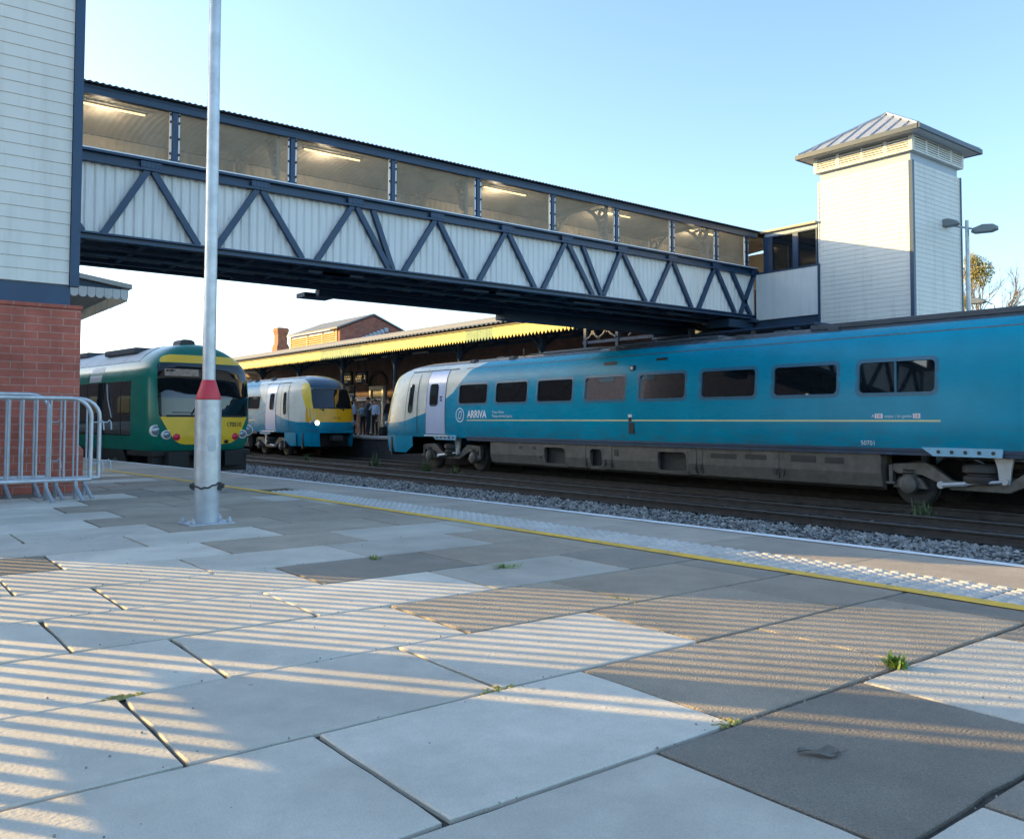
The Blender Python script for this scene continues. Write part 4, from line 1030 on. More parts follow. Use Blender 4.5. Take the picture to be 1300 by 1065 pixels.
LV175 = [(1.08, 1.31, .02), (1.25, 1.34, 0), (1.53, 1.35, 0), (1.65, 1.35, .03), (1.9, 1.35, .12), (2.17, 1.345, .22), (2.5, 1.325, .36), (2.83, 1.29, .5), (3.05, 1.25, .6), (3.2, 1.195, .72),
         (3.30, 1.14, .85), (3.42, 1.0, 1.05), (3.52, .84, 1.3), (3.60, .66, 1.6), (3.66, .46, 1.95), (3.70, .25, 2.4), (3.715, .03, 2.8)]
PL175 = [(0, 0), (.25, .025), (.45, .075), (.58, .13), (.68, .21), (.745, .31), (.795, .44), (.84, .63), (.885, .90), (.925, 1.25), (.968, 1.75), (1, 2.4)]
WINS = [(5.47, 7.06), (7.47, 9.05), (9.48, 11.04), (11.50, 13.07), (13.51, 15.07), (15.51, 17.08), (17.51, 19.07), (19.50, 21.07)]
def blue_unit(label, loc, rz, full, vis):
    """class of blue and cream unit; vis = side sign facing the photograph"""
    t = thing('train', label, 'train', loc, rz)
    L = 24.2; S = Shell(LV175, PL175, L)
    st_ = sorted(set([2.6, 3.0, 3.55, 4.7] + [round(v, 3) for w_ in WINS for v in w_] + [L]))
    zs = [l[0] for l in LV175]
    S.shell(st_, zs, WINS, (2.17, 2.83)).build('body', M['livery'], t, smooth=30)
    # interior: floor, far wall and seat backs that show through the glass
    b = MB(); b.box(-1.2, 1.2, 3.4, L - .1, 1.15, 1.2); b.box(-1.05, 1.05, 3.4, L - .1, 3.05, 3.1); b.box(-1.1, 1.1, 3.3, 3.36, 1.2, 3.04)
    b.build('cabin_lining', M['inner'], t)
    b = MB()
    for k, (a, c) in enumerate(WINS):
        for f in (.22, .72):
            y = a + (c - a) * f
            for x in (-.98, -.52, .52, .98):
                b.prism([(y, 1.6), (y + .12, 1.6), (y + .26, 2.36), (y + .20, 2.40), (y + .13, 2.38)], x - .2, x + .2, 'x')
    b.each('seat', M['seat'], t, bevel=.02)
    for a, c in WINS:
        for sgn in ((-1, 1) if full else (vis,)):
            z0, z1 = 2.17, 2.83; out = rrect(a - .045, c + .045, z0 - .045, z1 + .045, .13); inn = rrect(a + .03, c - .03, z0 + .03, z1 - .03, .09)
            b = MB(); n = len(out)
            V = [(sgn * (S.hw(z) + .004), y, z) for y, z in out] + [(sgn * (S.hw(z) + .006), y, z) for y, z in inn] + [(sgn * (S.hw(z) - .035), y, z) for y, z in inn] + [(sgn * (S.hw(z) - .02), y, z) for y, z in out]
            b.add(V, [(i, (i + 1) % n, n + (i + 1) % n, n + i) for i in range(n)] + [(n + i, n + (i + 1) % n, 2 * n + (i + 1) % n, 2 * n + i) for i in range(n)] + [(i, (i + 1) % n, 3 * n + (i + 1) % n, 3 * n + i) for i in range(n)])
            if a == 19.50: b.box(sgn * S.hw(2.5) - .03, sgn * S.hw(2.5) + .012, 20.27, 20.30, z0 + .02, z1 - .02)
            f = b.build('window', M['tblue2'] if 'tblue2' in M else M['tblue'], t, smooth=30)
            b = MB(); b.add([(sgn * (S.hw(z) - .028), y, z) for y, z in ((a, z0 - .02), (c, z0 - .02), (c, z1 + .02), (a, z1 + .02))], [(0, 1, 2, 3)])
            b.build('pane', M['glass'], f)
    # doors
    zd = [1.19, 1.4, 1.65, 1.9, 2.17, 2.5, 2.83, 3.05, 3.2, 3.3, 3.34]
    for sgn in ((-1, 1) if full else (vis,)):
        d = sweep(S, zd, lambda z: 3.55 + .04 * (z - 2), lambda z: 4.70, sgn, .012).build('door', M['lav'], t, smooth=30); d['label'] = 'lavender passenger door'
        rr_grid(3.75, 4.27, 2.13, 2.89, .12, lambda y, z: sgn * (S.hw(z) + .02)).build('door_window', M['glass_dark'], d)
        b = MB()
        for (ya, yb_) in ((3.515, 3.54), (4.71, 4.735)): 
            b.grid([[(sgn * (S.hw(z) + .006), ya + .04 * (z - 2) * (ya < 4), z), (sgn * (S.hw(z) + .006), yb_ + .04 * (z - 2) * (ya < 4), z)] for z in zd])
        b.grid([[(sgn * (S.hw(z) + .02), y, z) for z in (3.345, 3.375)] for y in (2.3, 5.2)])
        b.each('door_seal', M['dark'], d)
        b = MB(); b.box(sgn * 1.31, sgn * 1.40, 3.5, 4.95, 1.11, 1.155); b.build('door_step', M['white'], d)
        b = MB()
        zc = [1.19, 1.4, 1.65, 1.9, 2.17, 2.5, 2.83, 3.05, 3.2, 3.28]
        fx = lambda y, z: sgn * (S.hw(z) * lerp_tab([(p[1], p[0]) for p in PL175[5:]], y) + .011)
        rows = [[(fx(y0_, z), S.y_of(0, y0_, z), z) for y0_ in (2.12, 2.4, 2.7, 2.92)] for z in zc]; b.grid(rows)
        d2 = b.build('cab_door', M['livery'], t, smooth=30)
        b = MB()
        for ya in (2.09, 2.93): b.grid([[(fx(y, z) + sgn * .003, S.y_of(0, y, z), z) for y in (ya, ya + .03)] for z in zc])
        b.each('door_seal', M['dark'], d2)
        b = rr_grid(2.30, 2.64, 1.9, 2.93, .14, lambda y, z: fx(y, z) + sgn * .012); b.v = [(x, S.y_of(0, y, z), z) for x, y, z in b.v]; b.build('door_window', M['glass_dark'], d2)
    # gold stripe
    for sgn in ((-1, 1) if full else (vis,)):
        b = MB(); b.grid([[(sgn * 1.3535, y, z) for z in (1.635, 1.668)] for y in (5.98, 13, 21.15)]); b.build('gold_stripe', M['stripe'], t)
        b = MB(); b.grid([[(sgn * (S.hw(z) + .004), y, z) for z in (3.335, 3.36)] for y in (5.6, 13, L)]); b.build('roof_seam', M['grime2'], t)
        b = MB(); b.box(sgn * 1.24, sgn * 1.322, 5.9, L, 1.075, 1.13); b.box(sgn * 1.22, sgn * 1.30, 5.9, L, 1.0, 1.07); b.build('sill_rail', M['navy_dark'], t)
    # nose
    S.patch([(1.56, -1.15, 1.15), (1.9, -1.14, 1.14), (2.16, -1.12, 1.12)], .005).build('yellow_panel', M['tyel'], t, smooth=30)
    for sgn in (-1, 1):
        S.patch([(2.165, sgn * .93, sgn * 1.12), (2.5, sgn * .93, sgn * 1.13), (2.83, sgn * .90, sgn * 1.12), (3.1, sgn * .88, sgn * 1.08), (3.3, sgn * .86, sgn * .99)], .005, 8).build('yellow_pillar', M['tyel2'], t, smooth=30)
    S.patch([(2.165, -.925, .925), (2.4, -.925, .925), (2.65, -.91, .91), (2.9, -.90, .90), (3.02, -.88, .88)], .006).build('windscreen', M['ws'], t, smooth=30)
    fr = MB()
    fr.grid([[(x, S.front_y(x, z) - .011, z) for x in [-.93 + 1.86 * k / 14 for k in range(15)]] for z in (2.15, 2.2)]); fr.grid([[(x, S.front_y(x, z) - .011, z) for x in [-.9 + 1.8 * k / 14 for k in range(15)]] for z in (3.0, 3.05)])
    for s in (-1, 1): fr.grid([[(x, S.front_y(x, z) - .011, z) for x in (s * .90, s * .945)] for z in (2.2, 2.5, 2.8, 3.0)])
    fr.build('windscreen_surround', M['black'], t)
    S.patch([(3.055, -.89, .89), (3.2, -.87, .87), (3.35, -.84, .84), (3.46, -.80, .80), (3.56, -.66, .66), (3.63, -.5, .5), (3.68, -.3, .3)], .005).build('nose_dome', M['nosedark'], t, smooth=40)
    b = MB()
    for s in (-.55, .42):
        y0_ = S.front_y(s, 2.16) - .03; b.lathe([(.05, 0), (.03, -.04)], (s, y0_, 2.10), 8, axis='y'); b.tube([(s, y0_ - .03, 2.1), (s - .35, S.front_y(s - .35, 2.3) - .03, 2.22)], .012, 6)
    b.each('wiper', M['black'], t)
    for s in (-1, 1):
        for dx, r in ((1.03, .075), (.87, .10)):
            b = MB(); y0_ = S.front_y(s * dx, 1.52); b.lathe([(r + .02, .01), (r + .02, -.03), (r, -.035)], (s * dx, y0_, 1.53), 16, axis='y'); h = b.build('headlight', M['galv_dull'], t, smooth=30)
            lit = (vis < 0) and (dx < 1) and s < 0
            b = MB(); b.lathe([(r, -.036), (r * .8, -.05), (r * .3, -.06)], (s * dx, y0_, 1.53), 16, axis='y'); b.build('lamp_lens', M['head'] if lit else M['lens'], h, smooth=40)
    V, Fc = text_mesh('175108', .13, .0, 'CENTER'); b = MB(); b.add([(x, S.front_y(x, 1.7 + y) - .012, 1.7 + y) for x, y in V], Fc); b.build('fleet_number', M['blackletter'], t)
    # valance below the nose with the coupler opening
    b = MB(); S2 = Shell([(.50, 1.28, .06), (.75, 1.31, .0), (1.1, 1.33, -.02)], PL175, 3)
    for s in (-1, 1):
        xs = [.60, .72, .80, .86, .91, .95, .975]; pts = [(x, lerp_tab([(p[0], p[1]) for p in PL175], x)) for x in xs] + [(.985, 1.4), (.99, 1.9), (.99, 2.35)]
        rows = []
        for z in (.50, .60, .75, .95, 1.09):
            hw_ = S2.hw(z); cut = 2.1 if z < .56 else 2.3 if z < .7 else 2.6
            rows.append([(s * hw_ * xn, (S2.y_of(xn, y, z) if y < 1.8 else y * cut / 2.35), z) for xn, y in pts])
        b.grid(rows)
        b.grid([[(s * S2.hw(z) * .6, .06, z), (s * S2.hw(z) * .6, .5, z)] for z in (.5, 1.09)])
    b.grid([[(x, .04, z) for x in (-.8, .8)] for z in (1.09, 1.20)])
    b.each('nose_valance', M['tblue'], t, smooth=30)
    b = MB(); b.box(-.78, .78, .45, .5, .5, 1.09); b.box(-1.2, 1.2, .9, 1.0, .4, 1.05); b.each('coupler_recess', M['black'], t)
    b = MB(); b.prism(rrect(-.24, .24, .72, .98, .09), -.16, .3, 'y'); b.prism(rrect(-.17, .17, .77, .93, .06), -.2, -.165, 'y'); b.tube([(0, .3, .85), (0, .9, .85)], .1); b.build('coupler', M['dark'], t, bevel=.01)
    # bogies, equipment skirts
    bogie(t, 4.70); bogie(t, 21.70)
    for sgn in ((-1, 1) if full else (vis,)):
        for yb_ in (4.65, 21.5):
            b = MB(); b.prism([(yb_ - .72, 1.155), (yb_ + .72, 1.155), (yb_ + .70, 1.0), (yb_ - .5, 1.0)], sgn * 1.325, sgn * 1.36, 'x')
            bp_ = b.build('bracket_plate', M['bracket'], t)
            b = MB()
            for k in range(5): b.lathe([(.035, 0), (.035, .012)] if sgn > 0 else [(.035, 0), (.035, -.012)], (sgn * 1.36, yb_ - .4 + .24 * k, 1.08), 10, axis='x')
            b.each('bracket_bolt', M['dark'], bp_)
        # skirt fairings: y0,y1 plus openings (y0,y1,z0,z1)
        for y0_, y1_, holes in ((7.13, 11.47, [(9.68, 10.68)]), (11.49, 15.31, [(11.1 + .5, 12.15), (14.05, 15.06)]), (15.33, 19.92, [])):
            b = MB(); prof = [(1.255, 1.0), (1.25, .62), (1.19, .36), (1.02, .28)]
            cuts = sorted(set([y0_, y1_] + [v for h in holes for v in h])); 
            for ya, yb_ in zip(cuts, cuts[1:]):
                hole = any(ya >= h[0] - 1e-4 and yb_ <= h[1] + 1e-4 for h in holes)
                pf = prof if not hole else None
                if pf: b.grid([[(sgn * x, y, z) for x, z in pf] for y in (ya, yb_)])
                else:
                    b.grid([[(sgn * x, y, z) for x, z in ((1.255, 1.0), (1.253, .91))] for y in (ya, yb_)]); b.grid([[(sgn * x, y, z) for x, z in ((1.19, .38), (1.185, .34), (1.02, .28))] for y in (ya, yb_)])
                    b.grid([[(sgn * 1.253, ya, .91), (sgn * 1.19, ya, .38)], [(sgn * 1.1, ya, .91), (sgn * 1.1, ya, .38)]]); b.grid([[(sgn * 1.253, yb_, .91), (sgn * 1.19, yb_, .38)], [(sgn * 1.1, yb_, .91), (sgn * 1.1, yb_, .38)]])
                    # frame ring with rounded corners
                    o_ = rrect(ya - .02, yb_ + .02, .37, .93, .12); i_ = rrect(ya + .05, yb_ - .05, .43, .88, .10)
                    fx2 = lambda z: lerp_tab([(z_, x_) for x_, z_ in reversed(prof)], z) + .008
                    n = len(o_); b.add([(sgn * fx2(z), y, z) for y, z in o_] + [(sgn * (fx2(z)), y, z) for y, z in i_], [(i, (i + 1) % n, n + (i + 1) % n, n + i) for i in range(n)])
            for ye in (y0_, y1_): b.add([(sgn * x, ye, z) for x, z in prof] + [(sgn * 1.0, ye, 1.0)], [tuple(range(5))])
            b.build('equipment_skirt', M['grime'], t, fix=True)
        b = MB(); b.box(sgn * .6, sgn * 1.05, 7.3, 19.8, .4, .98); b.build('underfloor_equipment', M['dark'], t)
        b = MB(); P2 = [(15.75, 16.48, .78, .89), (16.72, 17.28, .79, .90), (17.91, 18.5, .78, .92), (18.71, 19.13, .78, .9), (12.58, 12.72, .72, .89), (8.57, 8.72, .80, .89), (9.2, 9.36, .80, .89), (9.5, 9.6, .55, .62)]
        for a, c, z0, z1 in P2:
            b.box(sgn * 1.235, sgn * 1.262, a, c, z0, z1)
            for k in range(2): b.box(sgn * 1.2, sgn * 1.27, a, c, z0 + .03 + k * .045, z0 + .036 + k * .045)
        for yc_ in (12.2, 12.42, 15.25, 15.42, 17.5, 17.68):
            b.lathe([(.05, 0), (.05, .02)] if sgn > 0 else [(.05, 0), (.05, -.02)], (sgn * 1.24, yc_, .52), 8, axis='x'); b.box(sgn * 1.23, sgn * 1.26, yc_ - .06, yc_ + .06, .56, .62)
        for yj in (11.48, 12.48, 15.32, 15.5, 17.6): b.box(sgn * 1.22, sgn * 1.258, yj - .006, yj + .006, .4, .99)
        b.each('vent_grille', M['dark'], t)
        b = MB(); b.box(sgn * 1.30, sgn * 1.36, 13.2, 13.3, 1.62, 1.82); b.box(sgn * 1.34, sgn * 1.37, 13.21, 13.39, 1.32, 1.6); b.box(sgn * 1.24, sgn * 1.30, 13.2, 13.36, 2.94, 3.06); b.each('body_label_plate', M['black'], t)
        b = MB(); b.box(sgn * 1.30, sgn * 1.364, 13.19, 13.31, 1.73, 1.81); b.box(sgn * 1.24, sgn * 1.305, 13.22, 13.30, 2.96, 3.04); b.each('indicator_lamp', M['white'], t)
        b = MB()
        for a, c, z0, z1 in ((14.02, 14.40, 3.15, 3.22), (12.15, 12.66, 3.12, 3.21)): b.grid([[(sgn * (S.hw(z) + .004), y, z) for y in (a, c)] for z in (z0, z1)])
        b.each('roof_vent_slot', M['black'], t)
    b = MB()
    for a, c, w_ in ((6.2, 6.6, .3), (8.8, 11.2, .5), (12.6, 15.4, .5), (16.8, 17.2, .25), (18.0, 24.1, .62)): b.box(-w_, w_, a, c, 3.62, 3.735)
    for y in (5.3, 7.4, 11.9, 16.1, 18.5): b.box(-.75, -.55, y, y + .25, 3.55, 3.66); b.box(.55, .75, y, y + .25, 3.55, 3.66)
    b.tube([(-.66, 8.4, 3.66), (-.66, 12.2, 3.66)], .025); b.tube([(.66, 8.4, 3.66), (.66, 15.2, 3.68)], .025); b.tube([(.3, 7.6, 3.7), (.3, 7.6, 3.92)], .02)
    b.each('roof_pod', M['droof'], t, bevel=.015)
    return t, S
M['tblue2'] = mat('window_gasket_blue', (.01, .13, .22), .4, var=.05)
t1, S175 = blue_unit('blue and cream train nearest the right edge with white lettering and gold stripe', (17.4, 28.75, ZR), math.pi, True, 1)
t2, _ = blue_unit('blue and cream train with yellow front and a lit headlight', (17.4, 34.6, ZR), 0, True, -1)

# lettering on the blue train's near side: text x runs along +y, up is z
def side_text(parent, body, y, z, size, m, name='lettering', sx=1., bold=0., off=.006, x=None):
    V, Fc = text_mesh(body, size, bold, 'LEFT', sx); b = MB()
    b.add([((S175.hw(z + v) if x is None else x) + off, y + u, z + v) for u, v in V], Fc); return b.build(name, m, parent, fix=False)
Y = lambda w_: 28.75 - w_
side_text(t1, 'ARRIVA', Y(22.74), 1.735, .33, M['letter'], sx=.92, bold=.009)
side_text(t1, 'Trains Wales', Y(21.41), 1.865, .115, M['letter'])
side_text(t1, 'Trenau Arriva Cymru', Y(21.41), 1.745, .115, M['letter'])
side_text(t1, '50701', Y(9.19), 1.175, .125, M['letter'], 'fleet_number', off=.012)
side_text(t1, 'A', Y(8.95), 1.715, .09, M['letter']); side_text(t1, 'company  |  Un o gwmnïau', Y(8.68), 1.715, .085, M['letter'], sx=.58)
M['tilered'] = mat('faded_red_lettering', (.62, .33, .36), .6, var=0)
for ya, yb_ in ((8.88, 8.72), (8.12, 7.98)):
    b = MB(); b.box(1.352, 1.357, Y(ya), Y(yb_), 1.70, 1.79); pl = b.build('logo_tile', M['letter'], t1)
    V, Fc = text_mesh('DB', .09, .004, 'CENTER', .85); b = MB(); b.add([(1.3585, Y((ya + yb_) / 2) + u, 1.713 + v) for u, v in V], Fc); b.build('lettering', M['tilered'], pl, fix=False)
# round emblem: ring with two interleaved strokes
b = MB(); cy, cz = Y(23.16), 1.82
def ell(rx, rz, n=40): return [(cy + rx * math.cos(2 * math.pi * k / n), cz + rz * math.sin(2 * math.pi * k / n)) for k in range(n)]
b.ringstrip(ell(.235, .235), ell(.205, .205), 1.351, 1.356, 'x')
for s in (1, -1):
    pts = []
    for k in range(17):
        a = R(-75 + 215 * k / 16); u, v = s * .062 * math.cos(a), s * .135 * math.sin(a); u += s * .012
        c_, s_ = math.cos(R(-22)), math.sin(R(-22)); pts.append((-(u * c_ - v * s_) * -1, u * s_ + v * c_))
    for k in range(16): b.bar((1.354, cy + pts[k][0], cz + pts[k][1]), (1.354, cy + pts[k + 1][0], cz + pts[k + 1][1]), .024, .006, (1, 0, 0))
b.build('round_emblem', M['letter'], t1)
b = MB()
for u in (4.35, 4.36): pass
b.box(1.336, 1.366, 4.42, 4.5, 2.4, 2.46); b.box(1.34, 1.366, 4.42, 4.5, 2.3, 2.36); b.each('door_button', M['dark'], t1)

# ---------------------------------------------------------------- green train
LV170 = [(.86, 1.24, .12), (1.0, 1.31, .03), (1.2, 1.345, 0), (1.72, 1.36, 0), (2.2, 1.36, .03), (2.7, 1.345, .10), (2.9, 1.31, .14), (3.08, 1.235, .20), (3.2, 1.14, .26), (3.33, 1.0, .34), (3.45, .83, .44), (3.55, .63, .56), (3.62, .42, .7), (3.66, .2, .9), (3.67, .03, 1.1)]
PL170 = [(0, 0), (.25, .006), (.45, .02), (.62, .05), (.75, .10), (.84, .17), (.90, .27), (.945, .42), (.975, .65), (.99, .9), (1, 1.25)]
t3 = thing('train', 'dark green train with yellow panels above and below its windscreen', 'train', (7.58, 22.4, ZR), R(7)); t3.scale = (1.065, 1, 1)
S3 = Shell(LV170, PL170, 23)
S3.shell([2.5, 4.3, 6, 9, 12, 16, 20, 23], [l[0] for l in LV170], [], (9, 9)).build('body', M['tgreen'], t3, smooth=30)
b = MB(); rows = []
for y in (1.15, 1.3, 3, 6, 10, 16, 22.9): rows.append([(x * S3.hw(z) * 1.0 + 0, S3.y_of(1, y, z), z + .006) for x, z in [(-1, 3.16), (-1, 3.33), (-1, 3.45), (-1, 3.55), (-1, 3.62), (-1, 3.665), (0, 3.675), (1, 3.665), (1, 3.62), (1, 3.55), (1, 3.45), (1, 3.33), (1, 3.16)]])
b.grid(rows); b.v = [(x * 1.004, y, z) for x, y, z in b.v]; b.build('roof', M['troof'], t3, smooth=30)
for sgn in (-1, 1):
    zz = [1.23, 1.5, 1.72, 2.2, 2.65]
    b = MB(); b.grid([[(sgn * (S3.hw(z) + .004), y, z) for y in (1.32, 4.4, 6, 14, 22)] for z in zz]); b.build('window_band', M['glass_dark'], t3)
    b = MB()
    for ya in (1.95, 3.2, 4.42):
        b.grid([[(sgn * (S3.hw(z) + .009), y, z) for y in (ya, ya + .03)] for z in (.95, 1.2, 1.72, 2.2, 2.7, 2.95)])
    b.each('door_seal', M['black'], t3)
    b = MB(); b.grid([[(sgn * (S3.hw(z) + .006), y, z) for y in (3.4, 4.3)] for z in (2.68, 2.8, 2.95, 3.1)]); b.build('door_hood', M['galv_dull'], t3)
    b = MB(); b.tube([(sgn * 1.37, 2.9, 2.6), (sgn * 1.40, 2.75, 2.2), (sgn * 1.37, 2.55, 1.7)], .018); b.build('grab_rail', M['galv_dull'], t3)
    b = MB(); b.grid([[(sgn * 1.2, y, .86), (sgn * 1.05, y, .35)] for y in (2.2, 22)]); b.build('equipment_skirt', M['dark'], t3)
S3.patch([(3.105, -1.03, 1.03), (3.16, -1.02, 1.02), (3.22, -.98, .98), (3.28, -.90, .90), (3.315, -.78, .78)], .005).build('yellow_visor', M['tyel2'], t3, smooth=30)
S3.patch([(1.735, -1.10, 1.10), (1.8, -1.12, 1.12), (2.2, -1.14, 1.14), (2.7, -1.13, 1.13), (3.0, -1.10, 1.10), (3.085, -1.06, 1.06)], .006, 20).build('windscreen', M['ws'], t3, smooth=30)
S3.patch([(1.02, -.52, .52), (1.05, -.66, .66), (1.12, -.77, .77), (1.25, -.86, .86), (1.45, -.97, .97), (1.725, -1.10, 1.10)], .005, 20).build('yellow_panel', M['tyel2'], t3, smooth=30)
b = MB(); b.grid([[(x, S3.front_y(x, z) - .012, z) for x in [-1.1 + 2.2 * k / 16 for k in range(17)]] for z in (1.715, 1.77)]); b.grid([[(x, S3.front_y(x, z) - .010, z) for x in [-.03 + .03 * k for k in range(3)]] for z in (1.77, 2.3, 3.07)]); b.build('windscreen_surround', M['black'], t3)
b = MB(); b.grid([[(x, S3.front_y(x, z) - .014, z) for x in [-.98 + .8 * k / 6 for k in range(7)]] for z in (2.76, 2.94)])
M['dest'] = mat('destination_screen', (.34, .27, .24), .5, var=.4, vs=14); b.build('destination_screen', M['dest'], t3)
b = MB()
for x0_, x1_, z1_ in ((-.25, -.03, 2.35), (-.40, -.10, 2.3)):
    b.tube([(x0_, S3.front_y(x0_, 1.78) - .03, 1.78), (x1_, S3.front_y(x1_, z1_) - .03, z1_)], .014, 6)
b.tube([(-.85, S3.front_y(.85, 1.83) - .02, 1.83), (-.1, S3.front_y(.1, 1.83) - .02, 1.83)], .012, 6); b.each('wiper', M['black'], t3)
for s in (-1, 1):
    for dx, z, r, m in ((1.16, 1.37, .125, 'lens'), (.96, 1.27, .095, 'lens'), (.74, 1.21, .065, 'redlens')):
        b = MB(); y0_ = S3.front_y(s * dx, z); b.lathe([(r + .022, .06), (r + .022, -.02), (r, -.03)], (s * dx, y0_, z), 18, axis='y'); h = b.build('headlight' if m == 'lens' else 'tail_light', M['white'] if m == 'lens' else M['redlens'], t3, smooth=30)
        b = MB(); b.lathe([(r * .98, -.031), (r * .7, -.045), (r * .2, -.05)], (s * dx, y0_, z), 18, axis='y'); b.build('lamp_lens', M[m], h, smooth=40)
V, Fc = text_mesh('170510', .165, .004, 'LEFT', .86); b = MB(); b.add([(.50 + u, S3.front_y(.5 + u, 1.5) - .012, 1.47 + v) for u, v in V], Fc); b.build('fleet_number', M['blackletter'], t3, fix=False)
b = MB(); b.box(-1.2, 1.2, .3, .6, .3, .86); b.box(-.95, -.45, -.05, .3, .45, .84); b.box(.45, .95, -.05, .3, .45, .84); b.box(-1.25, 1.25, .2, 1.8, .72, .86)
b.prism(rrect(-.26, .26, .60, .86, .07), -.25, .3, 'y'); b.each('coupler_gear', M['black'], t3, bevel=.015)
b = MB(); b.lathe([(.05, 0), (.05, -.06), (.02, -.1)], (.5, S3.front_y(.5, 1.08), 1.08), 10, axis='y'); b.build('control_socket', M['black'], t3)
b = MB(); b.prism([(-.34, 3.6), (.08, 3.6), (.05, 3.74), (-.05, 3.78), (-.22, 3.78), (-.31, 3.74)], .9, 1.4, 'y'); b.box(-.95, -.5, 2.2, 4.4, 3.44, 3.60); b.box(.3, .9, 2.0, 6.2, 3.48, 3.66); b.box(-.7, .3, 6.5, 9, 3.55, 3.71); b.each('roof_pod', M['droof'], t3, bevel=.03)
bogie(t3, 4.2); bogie(t3, 18.5)
# ---------------------------------------------------------------- lamp post on the near platform
lp = thing('lamp_post', 'galvanised lamp post with a red tapered collar on the near platform', 'lamp post', (2.06, 6.07, 0))
b = MB(); b.lathe([(.044, .98), (.0425, 2.4), (.040, 4.2), (.037, 6.0), (.036, 7.0)], n=20); b.tube([(0, 0, 6.9), (0, 0, 7.1), (.15, -.1, 7.3), (.5, -.35, 7.38)], .03, 10); b.build('pole', M['galv'], lp, smooth=30)
b = MB(); b.lathe([(.087, .865), (.0875, .868), (.047, 1.0), (.045, 1.002)], n=24); b.build('collar', M['red'], lp, smooth=50)
b = MB(); n = 40; rows = []
for z0_, r in ((0, .0885), (1, .0885)):
    rows.append([(r * math.cos(2 * math.pi * k / n), r * math.sin(2 * math.pi * k / n), .862 if z0_ else .255 + .016 * (1 + math.sin(2 * math.pi * k / n * 2 + 2.9)) + .004 * math.sin(k * 1.7)) for k in range(n)])
b.grid(rows, closed=True); b.v += [(x * .95, y * .95, z) for x, y, z in b.v[:n]]; b.f += [[k, (k + 1) % n, 2 * n + (k + 1) % n, 2 * n + k] for k in range(n)]; b.m += [0] * n
b.build('sleeve', M['galv'], lp, smooth=40)
b = MB(); lip = [(x * 1.005, y * 1.005, z - .003) for x, y, z in rows[0]] ; b.tube(lip + [lip[0]], .0065, 6, cap=False); b.build('sleeve_lip', M['dark'], lp)
b = MB(); b.lathe([(.083, .008), (.082, .30)], n=24); b.build('base_tube', M['galv_dull'], lp, smooth=40)
b = MB(); b.prism([(-.16, -.13), (.16, -.13), (.16, .13), (-.16, .13)], .0, .012, 'z')
for sx in (-1, 1):
    for sy in (-1, 1): b.lathe([(.02, .012), (.02, .032), (.012, .036), (.012, .05)], (sx * .125, sy * .10, 0), 6)
b.build('flange_plate', M['galv_dull'], lp, bevel=.003)
b = MB()
for a in (-38, 142, 60):
    ca, sa = math.cos(R(a)), math.sin(R(a)); b.tube([(.085 * ca, .085 * sa, .262), (.118 * ca, .118 * sa, .262)], .016, 8)
    b.tube([(.09 * ca - .01, .09 * sa, .235), (.09 * ca + .01, .09 * sa, .28)], .02, 6)
b.each('clamp_bolt', M['dark'], lp)
b = MB(); b.prism(rrect(-.028, .028, .50, .62, .026), -.0905, -.086, 'y'); b.build('access_cover', M['galv_dull'], lp)
b = MB(); b.prism([(-.14, .07), (.14, .07), (.11, -.35), (-.11, -.35)], 7.36, 7.46, 'z'); b.v = [(x + .45, y - .35, z) for x, y, z in b.v]; b.build('lantern', M['galv_dull'], lp, bevel=.02)

# ---------------------------------------------------------------- crowd barriers
def barrier(label, x1, y, L=2.3, H=.915, tilt=0):
    t = thing('crowd_barrier', label, 'barrier', (x1, y, 0), tilt, 'steel crowd barriers in front of the tower')
    r = .17; z0 = .185
    path = [(-L, 0, z0), (-L, 0, H - r)] + [(-L + r - r * math.cos(R(a)), 0, H - r + r * math.sin(R(a))) for a in range(15, 91, 15)] + \
           [(-r + r * math.sin(R(a)), 0, H - r + r * math.cos(R(a))) for a in range(0, 91, 15)] + [(0, 0, z0)]
    b = MB(); b.tube(path, .019, 10); b.tube([(-L, 0, z0), (0, 0, z0)], .019, 10); b.build('frame', M['galv'], t, smooth=40)
    b = MB(); n = int(L / .105)
    for k in range(1, n): b.tube([(-L + L * k / n, 0, z0 + .015), (-L + L * k / n, 0, H - .01)], .0085, 6)
    b.each('bar', M['galv_dull'], t, smooth=40)
    for xf in (-.12, -.36, -L + .3):
        b = MB(); b.tube([(xf, 0, z0 - .01), (xf + .005, .0, .12), (xf + .03, -.17, .0)], .017, 8); b.tube([(xf, 0, z0 - .01), (xf + .03, .17, 0)], .017, 8); b.build('foot', M['galv_dull'], t, smooth=40)
    b = MB()
    for z in (.33, .70): b.tube([(0, 0, z), (.07, 0, z), (.085, 0, z + .02), (.10, 0, z), (.105, 0, z - .07)], .007, 6)
    b.each('hook', M['galv_dull'], t, smooth=40)
    return t
barrier('front crowd barrier, nearest the camera, with feet in plain view', 1.835, 8.52)
barrier('second crowd barrier stacked tight behind the front one, hooks showing', 1.955, 8.75, tilt=R(1.5))
barrier('rear crowd barrier ending short of the brick corner, against the wall', 1.60, 9.12, H=.96, tilt=R(-1))

